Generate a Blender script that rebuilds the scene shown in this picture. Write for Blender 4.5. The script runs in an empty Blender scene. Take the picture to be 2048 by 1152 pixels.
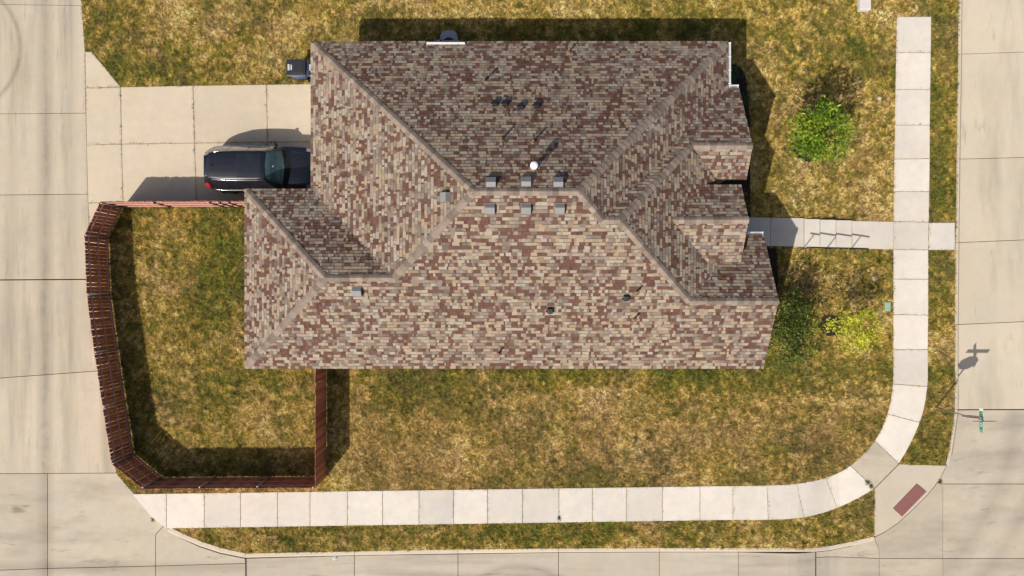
import bpy, bmesh, math, random
import numpy as np
from mathutils import Vector, Matrix
random.seed(7); RNG = np.random.default_rng(11)
SC = bpy.context.scene
COL = SC.collection
# ------------------------------------------------------------------ camera, sky, sun, exposure
HCAM = 30.0; F = 1365.0
cam = bpy.data.cameras.new('camera'); cam.sensor_width = 36.0; cam.lens = F / 2048.0 * 36.0
cam.clip_end = 2000.0
camo = bpy.data.objects.new('camera', cam); COL.objects.link(camo)
camo.location = (0, 0, HCAM); camo.rotation_euler = (0, 0, 0)
SC.camera = camo
SUN_EL = math.radians(46.0); SH_AZ = math.radians(52.0)      # elevation, direction in which shadows fall
w = bpy.data.worlds.new('World'); SC.world = w; w.use_nodes = True
nt = w.node_tree; bg = nt.nodes['Background']
sky = nt.nodes.new('ShaderNodeTexSky'); sky.sky_type = 'NISHITA'; sky.sun_disc = False
sky.sun_elevation = SUN_EL; sky.sun_rotation = math.radians(218.0); sky.dust_density = 3.0; sky.air_density = 0.85
nt.links.new(sky.outputs[0], bg.inputs[0]); bg.inputs[1].default_value = 0.085
sl = bpy.data.lights.new('sun', 'SUN'); sl.energy = 3.7; sl.angle = math.radians(0.5); sl.color = (1.0, 0.945, 0.86)
so = bpy.data.objects.new('sun', sl); COL.objects.link(so)
sdir = Vector((math.cos(SUN_EL) * math.cos(SH_AZ), math.cos(SUN_EL) * math.sin(SH_AZ), -math.sin(SUN_EL)))
so.rotation_euler = sdir.to_track_quat('-Z', 'Y').to_euler(); so.location = (-20, -25, 30)
SC.render.engine = 'CYCLES'
vs = SC.view_settings; vs.view_transform = 'Standard'; vs.look = 'None'; vs.gamma = 1.0; vs.exposure = 0.42
vs.use_curve_mapping = False

# ------------------------------------------------------------------ places: the lot is level and falls 0.42 m towards the east street
def sstep(a, b, x):
    t = np.clip((x - a) / (b - a), 0, 1); return t * t * (3 - 2 * t)
def P(X): return -0.42 * sstep(12.2, 14.6, X)
XCUTS = [12.2, 12.6, 13.0, 13.4, 13.8, 14.2, 14.6]
def G(p, dz=0.0):                    # a measured photo point on the ground surface (height dz above it) -> metres
    z = dz
    for _ in range(8):
        X = (p[0] - 1024) * (HCAM - z) / F; z = float(P(X)) + dz
    return (X, (576 - p[1]) * (HCAM - z) / F)
def A(p, z): return ((p[0] - 1024) * (HCAM - z) / F, (576 - p[1]) * (HCAM - z) / F)

# ------------------------------------------------------------------ materials
def new_mat(name):
    m = bpy.data.materials.new(name); m.use_nodes = True
    return m, m.node_tree.nodes, m.node_tree.links, m.node_tree.nodes['Principled BSDF']
def N(nodes, t, **kw):
    n = nodes.new(t)
    for k, v in kw.items(): setattr(n, k, v)
    return n
def noise(nodes, links, vec, scale, detail=4, rough=0.55):
    n = nodes.new('ShaderNodeTexNoise'); n.inputs['Scale'].default_value = scale
    n.inputs['Detail'].default_value = detail; n.inputs['Roughness'].default_value = rough
    links.new(vec, n.inputs['Vector']); return n.outputs['Fac']
def ramp(nodes, links, fac, stops):
    r = nodes.new('ShaderNodeValToRGB'); e = r.color_ramp.elements
    while len(e) < len(stops): e.new(0.5)
    for i, (p, c) in enumerate(stops):
        e[i].position = p; e[i].color = (c[0], c[1], c[2], 1)
    links.new(fac, r.inputs[0]); return r.outputs[0]
def mixc(nodes, links, fac, a, b, blend='MIX'):
    m = nodes.new('ShaderNodeMix'); m.data_type = 'RGBA'; m.blend_type = blend
    for sock, v in ((m.inputs[0], fac), (m.inputs[6], a), (m.inputs[7], b)):
        if hasattr(v, 'links'): links.new(v, sock)
        elif isinstance(v, (int, float)): sock.default_value = v
        else: sock.default_value = (v[0], v[1], v[2], 1)
    return m.outputs[2]
def math_(nodes, links, op, a, b=None, c=None):
    m = nodes.new('ShaderNodeMath'); m.operation = op
    for i, v in enumerate((a, b, c)):
        if v is None: continue
        if hasattr(v, 'links'): links.new(v, m.inputs[i])
        else: m.inputs[i].default_value = v
    return m.outputs[0]
def bump(nodes, links, bs, h, strength=0.3, dist=0.01):
    b = nodes.new('ShaderNodeBump'); b.inputs['Strength'].default_value = strength; b.inputs['Distance'].default_value = dist
    links.new(h, b.inputs['Height']); links.new(b.outputs[0], bs.inputs['Normal'])
def simple(name, c, rough=0.6, metal=0.0, var=0.15, scale=8.0, coat=0.0, rnd=0.0, spec=None):
    m, n, l, b = new_mat(name)
    g = n.new('ShaderNodeNewGeometry')
    f = noise(n, l, g.outputs['Position'], scale)
    col = ramp(n, l, f, [(0.25, [x * (1 - var) for x in c]), (0.75, [min(1, x * (1 + var)) for x in c])])
    if rnd:
        oi = n.new('ShaderNodeObjectInfo')
        v = math_(n, l, 'MULTIPLY_ADD', oi.outputs['Random'], 2 * rnd, 1 - rnd)
        cc = n.new('ShaderNodeCombineColor')
        for i in range(3): l.new(v, cc.inputs[i])
        col = mixc(n, l, 1.0, col, cc.outputs[0], 'MULTIPLY')
    l.new(col, b.inputs['Base Color']); b.inputs['Roughness'].default_value = rough; b.inputs['Metallic'].default_value = metal
    if coat: b.inputs['Coat Weight'].default_value = coat; b.inputs['Coat Roughness'].default_value = 0.03
    if spec is not None: b.inputs['Specular IOR Level'].default_value = spec
    return m
def concrete(name, c, rnd=0.06, streak=None, blotch=0.12, rings=(), lanes=(), rot=0.0, smear=2.6):
    m, n, l, b = new_mat(name)
    g = n.new('ShaderNodeNewGeometry'); pos = g.outputs['Position']
    oi = n.new('ShaderNodeObjectInfo')
    f1 = noise(n, l, pos, 0.45, 5, 0.6); f2 = noise(n, l, pos, 2.6, 6, 0.65); f3 = noise(n, l, pos, 55, 3, 0.7)
    v = math_(n, l, 'MULTIPLY_ADD', f1, 2.4 * blotch, 1 - 1.2 * blotch)
    v = math_(n, l, 'MULTIPLY', v, math_(n, l, 'MULTIPLY_ADD', f2, 2.0 * blotch, 1 - blotch))
    v = math_(n, l, 'MULTIPLY', v, math_(n, l, 'MULTIPLY_ADD', f3, 0.16, 0.92))
    v = math_(n, l, 'MULTIPLY', v, math_(n, l, 'MULTIPLY_ADD', oi.outputs['Random'], 2 * rnd, 1 - rnd))
    # worn wheel lanes and smears drawn out along the travel direction
    if streak:
        mp = n.new('ShaderNodeMapping'); mp.inputs['Scale'].default_value = streak; mp.inputs['Rotation'].default_value = (0, 0, rot); mp.vector_type = 'TEXTURE' if False else 'POINT'; l.new(pos, mp.inputs['Vector'])
        s = noise(n, l, mp.outputs[0], 1.0, 6, 0.6)
        s = math_(n, l, 'MULTIPLY_ADD', s, 1.15, 0.46)
        v = math_(n, l, 'MULTIPLY', v, math_(n, l, 'MINIMUM', s, 1.06))
        mp2 = n.new('ShaderNodeMapping'); mp2.inputs['Scale'].default_value = [q * 3.1 for q in streak]; mp2.inputs['Rotation'].default_value = (0, 0, rot + 0.12); l.new(pos, mp2.inputs['Vector'])
        s2 = noise(n, l, mp2.outputs[0], 1.0, 5, 0.7)
        dk = math_(n, l, 'MULTIPLY', math_(n, l, 'MAXIMUM', math_(n, l, 'SUBTRACT', s2, 0.60), 0.0), smear)
        lt = math_(n, l, 'MULTIPLY', math_(n, l, 'MAXIMUM', math_(n, l, 'SUBTRACT', 0.36, s2), 0.0), 1.6)
        v = math_(n, l, 'MULTIPLY', v, math_(n, l, 'ADD', math_(n, l, 'SUBTRACT', 1.0, dk), lt))
    # scattered small dark spots
    sp = noise(n, l, pos, 9.0, 2, 0.5)
    sp = math_(n, l, 'GREATER_THAN', sp, 0.765)
    v = math_(n, l, 'MULTIPLY', v, math_(n, l, 'MULTIPLY_ADD', sp, -0.22, 1.0))
    sx = n.new('ShaderNodeSeparateXYZ'); l.new(pos, sx.inputs[0])
    for (ax, at, wd, amt) in lanes:                   # oil drip lanes between the wheel tracks
        d = math_(n, l, 'DIVIDE', math_(n, l, 'ABSOLUTE', math_(n, l, 'SUBTRACT', sx.outputs[ax], at)), wd)
        d = math_(n, l, 'MAXIMUM', math_(n, l, 'SUBTRACT', 1.0, d), 0.0)
        d = math_(n, l, 'MULTIPLY', d, math_(n, l, 'MULTIPLY', math_(n, l, 'MULTIPLY', f2, f1), amt * 4))
        v = math_(n, l, 'MULTIPLY', v, math_(n, l, 'SUBTRACT', 1.0, d))
    for (cx, cy, r, wd, amt) in rings:                # tyre scrub arcs left by turning cars
        dx = math_(n, l, 'SUBTRACT', sx.outputs[0], cx); dy = math_(n, l, 'SUBTRACT', sx.outputs[1], cy)
        d = math_(n, l, 'SQRT', math_(n, l, 'ADD', math_(n, l, 'MULTIPLY', dx, dx), math_(n, l, 'MULTIPLY', dy, dy)))
        d = math_(n, l, 'ABSOLUTE', math_(n, l, 'SUBTRACT', d, r))
        d = math_(n, l, 'SUBTRACT', 1.0, math_(n, l, 'DIVIDE', d, wd)); d = math_(n, l, 'MAXIMUM', d, 0.0)
        d = math_(n, l, 'MULTIPLY', d, math_(n, l, 'MULTIPLY', f2, amt * 2))
        v = math_(n, l, 'MULTIPLY', v, math_(n, l, 'SUBTRACT', 1.0, d))
    cc = n.new('ShaderNodeCombineColor')
    for i in range(3): l.new(v, cc.inputs[i])
    tint = ramp(n, l, noise(n, l, pos, 0.8, 4, 0.6), [(0.3, [c[0] * 0.97, c[1] * 0.985, c[2] * 1.0]), (0.7, [c[0] * 1.03, c[1] * 1.0, c[2] * 0.95])])
    l.new(mixc(n, l, 1.0, tint, cc.outputs[0], 'MULTIPLY'), b.inputs['Base Color'])
    b.inputs['Roughness'].default_value = 0.9; b.inputs['Specular IOR Level'].default_value = 0.25
    bump(n, l, b, f3, 0.25, 0.006)
    return m
M = {}
M['road'] = concrete('road_concrete', (0.415, 0.357, 0.276), 0.06, (1.6, 0.14, 1), 0.11,
                     rings=((-24.6, 10.6, 2.95, 0.16, 0.3), (-10.5, -6.5, 7.3, 0.5, 0.15)), lanes=((0, -20.55, 0.45, 0.30), (0, -19.4, 0.35, 0.12), (0, -22.0, 0.4, 0.10), (1, -12.3, 0.35, 0.2)))
M['street'] = concrete('street_concrete', (0.392, 0.344, 0.275), 0.07, (0.14, 1.6, 1), 0.11, rings=((0.3, -15.4, 3.1, 0.25, 0.22),))
M['apron'] = concrete('corner_concrete', (0.392, 0.342, 0.270), 0.06, (0.22, 0.9, 1), 0.14, rot=-0.95, smear=3.2,
                      rings=((12.2, -5.2, 10.3, 0.6, 0.16), (12.0, -5.0, 12.0, 0.5, 0.14)))
M['apron_w'] = concrete('west_corner_concrete', (0.402, 0.350, 0.274), 0.05, (0.2, 0.8, 1), 0.13, rot=-1.05, smear=3.4, lanes=((1, -12.3, 0.35, 0.2), (0, -20.55, 0.45, 0.25)))
M['ramp'] = concrete('ramp_concrete', (0.44, 0.385, 0.305), 0.02, None, 0.10)
M['east'] = concrete('east_street_concrete', (0.462, 0.402, 0.310), 0.04, (0.8, 0.15, 1), 0.08)
M['walk'] = concrete('sidewalk_concrete', (0.555, 0.508, 0.447), 0.10, None, 0.14)
M['drive'] = concrete('driveway_concrete', (0.495, 0.418, 0.315), 0.05, None, 0.12)
M['curb'] = concrete('curb_concrete', (0.50, 0.43, 0.34), 0.05, None, 0.10)
M['bed'] = simple('roadbed', (0.045, 0.037, 0.028), 1.0)
M['soil'] = simple('soil', (0.12, 0.085, 0.045), 1.0, var=0.4, scale=1.5)
M['white'] = simple('white_paint', (0.80, 0.79, 0.77), 0.45, var=0.05)
M['gutter'] = simple('gutter_white', (0.62, 0.61, 0.60), 0.45, var=0.08)
M['steel'] = simple('galvanised_steel', (0.42, 0.41, 0.40), 0.42, 0.7, var=0.1)
M['black'] = simple('black_metal', (0.016, 0.016, 0.018), 0.45)
M['vent_grey'] = simple('vent_grey', (0.205, 0.203, 0.205), 0.5, 0.0, var=0.08)
M['lead'] = simple('pipe_brown', (0.16, 0.095, 0.055), 0.6)
M['galv'] = simple('flue_metal', (0.62, 0.55, 0.48), 0.35, 0.3)
M['picket'] = simple('stained_cedar', (0.38, 0.140, 0.075), 0.75, var=0.35, scale=14, rnd=0.34, spec=0.2)
M['rail'] = simple('cedar_rail', (0.44, 0.25, 0.19), 0.7, var=0.2, scale=9, rnd=0.1, spec=0.3)
M['deck'] = simple('drip_edge', (0.36, 0.29, 0.22), 0.8)
M['cap'] = simple('ridge_shingle', (0.215, 0.168, 0.132), 0.92, var=0.16, scale=5, rnd=0.3, spec=0.2)
M['mulch'] = simple('mulch', (0.022, 0.015, 0.010), 1.0, var=0.7, scale=18)
M['brickred'] = simple('tactile_red', (0.195, 0.078, 0.066), 0.8, var=0.1)
M['bark'] = simple('bark', (0.13, 0.09, 0.06), 0.9, var=0.4, scale=20)
M['rubber'] = simple('rubber', (0.010, 0.010, 0.010), 0.9, spec=0.12)
M['green_sign'] = simple('sign_green', (0.0, 0.23, 0.12), 0.4, var=0.04)
M['red_sign'] = simple('sign_red', (0.42, 0.02, 0.025), 0.4, var=0.04)
M['sage'] = simple('sage_plastic', (0.25, 0.36, 0.25), 0.6)
M['utility'] = simple('utility_grey', (0.55, 0.51, 0.47), 0.6, var=0.06)

def attr_mat(name, rough=0.9, fine=30.0, var=0.16, spec=0.2, transl=0.0):
    m, n, l, b = new_mat(name)
    a = n.new('ShaderNodeAttribute'); a.attribute_name = 'Col'
    g = n.new('ShaderNodeNewGeometry')
    f = noise(n, l, g.outputs['Position'], fine, 4, 0.7)
    v = math_(n, l, 'MULTIPLY_ADD', f, 2 * var, 1 - var)
    cc = n.new('ShaderNodeCombineColor')
    for i in range(3): l.new(v, cc.inputs[i])
    col = mixc(n, l, 1.0, a.outputs['Color'], cc.outputs[0], 'MULTIPLY')
    l.new(col, b.inputs['Base Color']); b.inputs['Roughness'].default_value = rough
    b.inputs['Specular IOR Level'].default_value = spec
    if transl:
        t = n.new('ShaderNodeBsdfTranslucent'); l.new(col, t.inputs[0])
        mx = n.new('ShaderNodeMixShader'); mx.inputs[0].default_value = transl
        out = n['Material Output']
        l.new(b.outputs[0], mx.inputs[1]); l.new(t.outputs[0], mx.inputs[2]); l.new(mx.outputs[0], out.inputs[0])
    return m
M['shingle'] = attr_mat('shingle_granules', 0.93, 26, 0.2, 0.15)
M['grass'] = attr_mat('grass_blades', 0.8, 6, 0.12, 0.2, 0.25)
M['leaf'] = attr_mat('leaves', 0.5, 8, 0.12, 0.3, 0.3)

def lawn_mat():
    m, n, l, b = new_mat('lawn_thatch')
    pos = n.new('ShaderNodeNewGeometry').outputs['Position']
    f1 = noise(n, l, pos, 0.9, 6, 0.62); f2 = noise(n, l, pos, 7.0, 5, 0.65); f3 = noise(n, l, pos, 38, 4, 0.7)
    c1 = ramp(n, l, f1, [(0.33, (0.14, 0.125, 0.024)), (0.5, (0.235, 0.178, 0.05)), (0.66, (0.32, 0.22, 0.08))])
    c2 = ramp(n, l, f2, [(0.3, (0.5, 0.5, 0.45)), (0.7, (1.35, 1.3, 1.2))])
    c3 = ramp(n, l, f3, [(0.3, (0.45, 0.45, 0.42)), (0.7, (1.4, 1.38, 1.3))])
    col = mixc(n, l, 1.0, mixc(n, l, 1.0, c1, c2, 'MULTIPLY'), c3, 'MULTIPLY')
    l.new(col, b.inputs['Base Color']); b.inputs['Roughness'].default_value = 1.0; b.inputs['Specular IOR Level'].default_value = 0.1
    bump(n, l, b, f3, 0.8, 0.03)
    return m
M['lawn'] = lawn_mat()
def brick_mat():
    m, n, l, b = new_mat('wall_brick')
    tc = n.new('ShaderNodeNewGeometry').outputs['Position']
    sx = n.new('ShaderNodeSeparateXYZ'); l.new(tc, sx.inputs[0])
    cb = n.new('ShaderNodeCombineXYZ')
    l.new(math_(n, l, 'ADD', sx.outputs[0], sx.outputs[1]), cb.inputs[0]); l.new(sx.outputs[2], cb.inputs[1])
    br = n.new('ShaderNodeTexBrick'); l.new(cb.outputs[0], br.inputs['Vector']); br.inputs['Scale'].default_value = 4.4
    br.inputs['Color1'].default_value = (0.22, 0.13, 0.095, 1); br.inputs['Color2'].default_value = (0.30, 0.19, 0.14, 1)
    br.inputs['Mortar'].default_value = (0.38, 0.35, 0.31, 1); br.inputs['Mortar Size'].default_value = 0.02
    l.new(br.outputs[0], b.inputs['Base Color']); b.inputs['Roughness'].default_value = 0.9
    return m
M['brick'] = brick_mat()
def glass_mat(name, c, rough=0.04):
    m = simple(name, c, rough, 0.0, var=0.3, scale=3.0, coat=1.0); return m
M['glass'] = glass_mat('tinted_glass', (0.012, 0.014, 0.018))
M['windshield'] = glass_mat('windshield_glass', (0.055, 0.105, 0.112))
M['paint'] = simple('navy_paint', (0.011, 0.0115, 0.016), 0.32, 0.25, var=0.12, scale=1.2, coat=1.0)
M['chrome'] = simple('chrome', (0.75, 0.75, 0.74), 0.12, 1.0, var=0.03)
M['lamp_red'] = simple('tail_lamp', (0.55, 0.01, 0.012), 0.12, coat=1.0)
M['lamp_clear'] = simple('head_lamp', (0.2, 0.21, 0.23), 0.1, coat=1.0)
M['bin_blue'] = simple('bin_blue', (0.055, 0.095, 0.22), 0.5)
M['bin_lid'] = simple('bin_lid_black', (0.018, 0.019, 0.022), 0.5)
M['plastic_grey'] = simple('grey_plastic', (0.28, 0.29, 0.32), 0.5)

# ------------------------------------------------------------------ object helpers
def link(o, parent=None):
    COL.objects.link(o)
    if parent is not None: o.parent = parent
    return o
def obj(name, src, mat, parent=None, smooth=False, loc=None, rot=None):
    if isinstance(src, bmesh.types.BMesh):
        me = bpy.data.meshes.new(name); src.to_mesh(me); src.free()
    elif isinstance(src, bpy.types.Mesh): me = src
    else:
        me = bpy.data.meshes.new(name); me.from_pydata(src[0], [], src[1])
    if mat is not None and not me.materials: me.materials.append(mat)
    if smooth:
        me.polygons.foreach_set('use_smooth', [True] * len(me.polygons))
    o = bpy.data.objects.new(name, me); link(o, parent)
    if loc is not None: o.location = loc
    if rot is not None: o.rotation_euler = rot
    return o
def empty(name, loc=(0, 0, 0), rotz=0.0):
    o = bpy.data.objects.new(name, None); o.empty_display_size = 0.2; link(o)
    o.location = loc; o.rotation_euler = (0, 0, rotz); return o
def tag(o, label=None, cat=None, group=None, kind=None):
    for k, v in (('label', label), ('category', cat), ('group', group), ('kind', kind)):
        if v: o[k] = v
    return o
def bm_box(bm, cx, cy, cz, sx, sy, sz, bev=0.0, seg=2, rot=None):
    r = bmesh.ops.create_cube(bm, size=1.0)
    vs_ = r['verts']
    bmesh.ops.scale(bm, vec=(sx, sy, sz), verts=vs_)
    if bev:
        es = list({e for v in vs_ for e in v.link_edges})
        rr = bmesh.ops.bevel(bm, geom=es, offset=bev, segments=seg, affect='EDGES', profile=0.5)
        vs_ = list({v for f in rr['faces'] for v in f.verts} | {v for v in vs_ if v.is_valid})
    if rot is not None: bmesh.ops.rotate(bm, cent=(0, 0, 0), matrix=rot, verts=vs_)
    bmesh.ops.translate(bm, vec=(cx, cy, cz), verts=vs_)
    return bm
def box(cx, cy, cz, sx, sy, sz, bev=0.0, rot=None):
    return bm_box(bmesh.new(), cx, cy, cz, sx, sy, sz, bev, 2, rot)
def tube(pts, r, n=8, caps=True, radii=None):
    pts = [Vector(p) for p in pts]; V = []; Fc = []
    up = Vector((0, 0, 1))
    for i, p in enumerate(pts):
        a = pts[max(0, i - 1)]; b = pts[min(len(pts) - 1, i + 1)]
        d = (b - a).normalized()
        s = d.cross(up)
        if s.length < 1e-3: s = d.cross(Vector((0, 1, 0)))
        s.normalize(); t = s.cross(d)
        rr = radii[i] if radii else r
        for k in range(n):
            an = 2 * math.pi * k / n
            V.append(p + (s * math.cos(an) + t * math.sin(an)) * rr)
    for i in range(len(pts) - 1):
        for k in range(n):
            k2 = (k + 1) % n
            Fc.append((i * n + k, i * n + k2, (i + 1) * n + k2, (i + 1) * n + k))
    if caps:
        Fc.append(tuple(range(n))[::-1]); Fc.append(tuple((len(pts) - 1) * n + k for k in range(n)))
    return V, Fc
def merge(*parts):
    V = []; Fc = []
    for v, f in parts:
        o = len(V); V += list(v); Fc += [tuple(i + o for i in q) for q in f]
    return V, Fc
def inset(poly, d):
    if d == 0: return list(poly)
    a = sum(poly[i][0] * poly[(i + 1) % len(poly)][1] - poly[(i + 1) % len(poly)][0] * poly[i][1] for i in range(len(poly)))
    if a < 0: poly = poly[::-1]
    out = []; n = len(poly)
    for i in range(n):
        p0 = Vector(poly[i - 1]); p1 = Vector(poly[i]); p2 = Vector(poly[(i + 1) % n])
        e1 = (p1 - p0).normalized(); e2 = (p2 - p1).normalized()
        n1 = Vector((-e1.y, e1.x)); n2 = Vector((-e2.y, e2.x))
        b = n1 + n2
        if b.length < 1e-4: b = n1
        b.normalize(); k = max(0.35, b.dot(n1))
        out.append(tuple(p1 + b * (d / k)))
    return out
def drape(poly, top, thick, zfun=None, bev=0.006):
    """a slab of the given plan outline whose top follows the fall of the lot"""
    bm = bmesh.new()
    f = bm.faces.new([bm.verts.new((x, y, 0)) for x, y in poly])
    bm.normal_update()
    if f.normal.z < 0: bmesh.ops.reverse_faces(bm, faces=[f])
    xs = [p[0] for p in poly]
    for xc in XCUTS:
        if min(xs) < xc < max(xs):
            bmesh.ops.bisect_plane(bm, geom=bm.verts[:] + bm.edges[:] + bm.faces[:], plane_co=(xc, 0, 0), plane_no=(1, 0, 0))
    tops = bm.faces[:]
    r = bmesh.ops.extrude_face_region(bm, geom=tops)
    newf = [g for g in r['geom'] if isinstance(g, bmesh.types.BMFace)]
    topv = {v for ff in newf for v in ff.verts}
    for v in bm.verts:
        z = float(P(v.co.x)) if zfun is None else zfun(v.co.x, v.co.y)
        v.co.z = z + top - (0 if v in topv else thick)
    bm.normal_update()
    bmesh.ops.recalc_face_normals(bm, faces=bm.faces[:])
    if bev:
        es = [e for e in bm.edges if e.is_manifold and e.verts[0] in topv and e.verts[1] in topv and e.calc_face_angle(0) > 1.0]
        if es: bmesh.ops.bevel(bm, geom=es, offset=bev, segments=1, affect='EDGES')
    return bm

# ------------------------------------------------------------------ ground, roadbed, lot
def grid_sheet(x0, x1, y0, y1, top):
    xs = sorted({x0, x1} | {x for x in XCUTS if x0 < x < x1}); V = []; Fc = []
    for x in xs: V += [(x, y0, float(P(x)) + top), (x, y1, float(P(x)) + top)]
    for i in range(len(xs) - 1): Fc.append((2 * i, 2 * i + 2, 2 * i + 3, 2 * i + 1))
    return V, Fc
g_ = obj('ground', grid_sheet(-400, 400, -400, 400, -0.45), M['soil']); tag(g_, 'dry bare earth under and around the lot', None, None, 'structure')
road = obj('road', grid_sheet(-34, 34, -22, 22, -0.19), M['bed']); tag(road, 'pale concrete road of large cast panels around the lot', None, None, 'structure')
def slabs(parent, polys, mat, dz, thick=0.06, gap=0.011, name='concrete_slab', zf=None):
    out = []
    for pl in polys:
        q = inset([G(p, dz) for p in pl], gap)
        out.append(obj(name, drape(q, dz, thick, zf), mat, parent))
    return out
ARC_RAMP = [(1748, 1073), (1770, 1063), (1796, 1046), (1826, 1016), (1854, 990), (1878, 962), (1892, 930)]
alley = [[(-400, -300), (160, -300), (163, 0), (164, 11), (-400, 2)], [(-400, 2), (164, 11), (170, 100), (172, 226), (-400, 231)],
         [(-400, 231), (172, 226), (176, 388), (-400, 394)], [(-400, 394), (176, 388), (178, 440), (190, 558), (-400, 562)],
         [(-400, 563), (190, 559), (207, 741), (-400, 785)], [(-400, 785), (207, 741), (233, 946), (95, 947), (-400, 948)]]
slabs(road, alley, M['road'], -0.04)
corner_w = [[(-400, 948), (95, 947), (95, 1137), (-400, 1155)],
            [(95, 947), (233, 946), (248, 964), (268, 987), (290, 1012), (312, 1036), (330, 1049), (311, 1069), (311, 1132), (95, 1137)],
            [(311, 1069), (330, 1049), (337, 1059), (360, 1075.5), (400, 1094), (440, 1107), (490, 1117), (491, 1127), (311, 1132)],
            [(-400, 1155), (95, 1137), (95, 1500), (-400, 1500)], [(95, 1137), (311, 1132), (311, 1500), (95, 1500)],
            [(311, 1132), (491, 1127), (492, 1500), (311, 1500)]]
slabs(road, corner_w, M['apron_w'], -0.06)
bx = [(491, 1117), (709, 1111), (916, 1108), (1117, 1105), (1319, 1104), (1477, 1104), (1631, 1104)]
slabs(road, [[bx[i], bx[i + 1], (bx[i + 1][0], 1500), (bx[i][0], 1500)] for i in range(6)], M['street'], -0.13)
corner_e = [[(1633, 1104), (1660, 1101), (1700, 1093), (1748, 1075), (1758, 1096), (1759, 1117), (1633, 1115)],
            [(1633, 1115), (1759, 1117), (1761, 1500), (1633, 1500)],
            [(1748, 1075), (1770, 1064), (1797, 1045.5), (1826, 1019), (1855, 990), (1877, 963), (1886, 968), (1886, 1117), (1759, 1117), (1758, 1096)],
            [(1759, 1117), (1886, 1117), (1888, 1500), (1761, 1500)],
            [(1877, 963), (1893, 932), (1905, 905), (1913, 850), (1917, 820), (2450, 818), (2450, 968), (1886, 968)],
            [(1886, 968), (2450, 968), (2450, 1117), (1886, 1117)], [(1886, 1117), (2450, 1117), (2450, 1500), (1888, 1500)]]
slabs(road, corner_e, M['apron'], -0.13)
ey = [(1926, -300, -300), (1924, 108, 90), (1920.5, 318, 304), (1918.5, 485, 463), (1917, 649, 625), (1917, 819, 817)]
slabs(road, [[(ey[i][0], ey[i][1]), (2450, ey[i][2]), (2450, ey[i + 1][2]), (ey[i + 1][0], ey[i + 1][1])] for i in range(5)], M['east'], -0.13)
# lot
LOT = [(160, -300), (163, 0), (170, 100), (172, 226), (176, 388), (178, 440), (190, 558), (207, 741), (233, 946), (248, 963), (268, 986), (290, 1011),
       (312, 1035), (338, 1053), (362, 1066), (402, 1083), (442, 1096), (490, 1107), (709, 1103), (916, 1099), (1117, 1097), (1319, 1096), (1631, 1096),
       (1660, 1092), (1700, 1084), (1748, 1073), (1750, 980), (1800, 931), (1892, 930), (1898, 900), (1906, 850), (1910, 780), (1910, 700), (1912, 450), (1914, 250), (1918, 0), (1919, -300)]
LOTXY = [G(p) for p in LOT]
lot = obj('lawn_ground', drape(LOTXY, -0.005, 0.16, None, 0), M['lawn']); tag(lot, 'patchy lawn ground of the corner lot', None, None, 'structure')
# curb
curb = empty('curb', (0, 0, 0)); tag(curb, 'pale concrete curb along the lawn strip', None, None, 'structure')
def curb_run(pin, pout, breaks):
    """pin / pout: matching inner and outer points; a segment ends at each index in breaks"""
    idx = [0] + breaks + [len(pin) - 1]
    for a, b in zip(idx[:-1], idx[1:]):
        I = [Vector(G(p, 0.015)) for p in pin[a:b + 1]]; O = [Vector(G(p, 0.0)) for p in pout[a:b + 1]]
        V = []; Fc = []
        n = len(I)
        for k, (i, o) in enumerate(zip(I, O)):
            if k == 0: t = (I[1] - I[0]).normalized() * 0.008
            elif k == n - 1: t = (I[-2] - I[-1]).normalized() * 0.008
            else: t = Vector((0, 0))
            i = i + t; o = o + t
            zi = float(P(i.x)); m = o.lerp(i, 0.22)
            V += [(i.x, i.y, zi - 0.16), (i.x, i.y, zi + 0.015), (m.x, m.y, zi + 0.008), (o.x, o.y, zi - 0.035), (o.x, o.y, zi - 0.17)]
        for k in range(n - 1):
            for j in range(4):
                Fc.append((k * 5 + j, k * 5 + j + 1, (k + 1) * 5 + j + 1, (k + 1) * 5 + j))
        Fc.append((4, 3, 2, 1, 0)); Fc.append(tuple((n - 1) * 5 + j for j in range(5)))
        bm = bmesh.new(); vv = [bm.verts.new(v) for v in V]
        for f in Fc: bm.faces.new([vv[i] for i in f])
        bmesh.ops.recalc_face_normals(bm, faces=bm.faces[:])
        obj('curb_segment', bm, M['curb'], curb)
cin = [(338, 1053), (362, 1066), (402, 1083), (442, 1096), (490, 1107), (709, 1103), (916, 1099), (1117, 1097), (1319, 1096), (1477, 1096), (1560, 1096), (1595, 1096), (1631, 1096), (1660, 1092), (1700, 1084), (1748, 1073)]
cout = [(335, 1063), (360, 1076), (400, 1093), (440, 1106), (490, 1116), (709, 1111), (916, 1107.5), (1117, 1105), (1319, 1104), (1477, 1104), (1560, 1104), (1595, 1104), (1631, 1104), (1660, 1101), (1700, 1093), (1750, 1081)]
curb_run(cin, cout, [4, 5, 6, 7, 8, 9, 12])
ein = [(1892, 930), (1898, 900), (1906, 850), (1910, 819), (1910, 649), (1911.5, 485), (1913.5, 318), (1916.5, 108), (1919, -300)]
eout = [(1898, 932), (1905, 905), (1913, 850), (1917, 819), (1917, 649), (1918.5, 485), (1920.5, 318), (1924, 108), (1926, -300)]
curb_run(ein, eout, [3, 4, 5, 6, 7])

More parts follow.
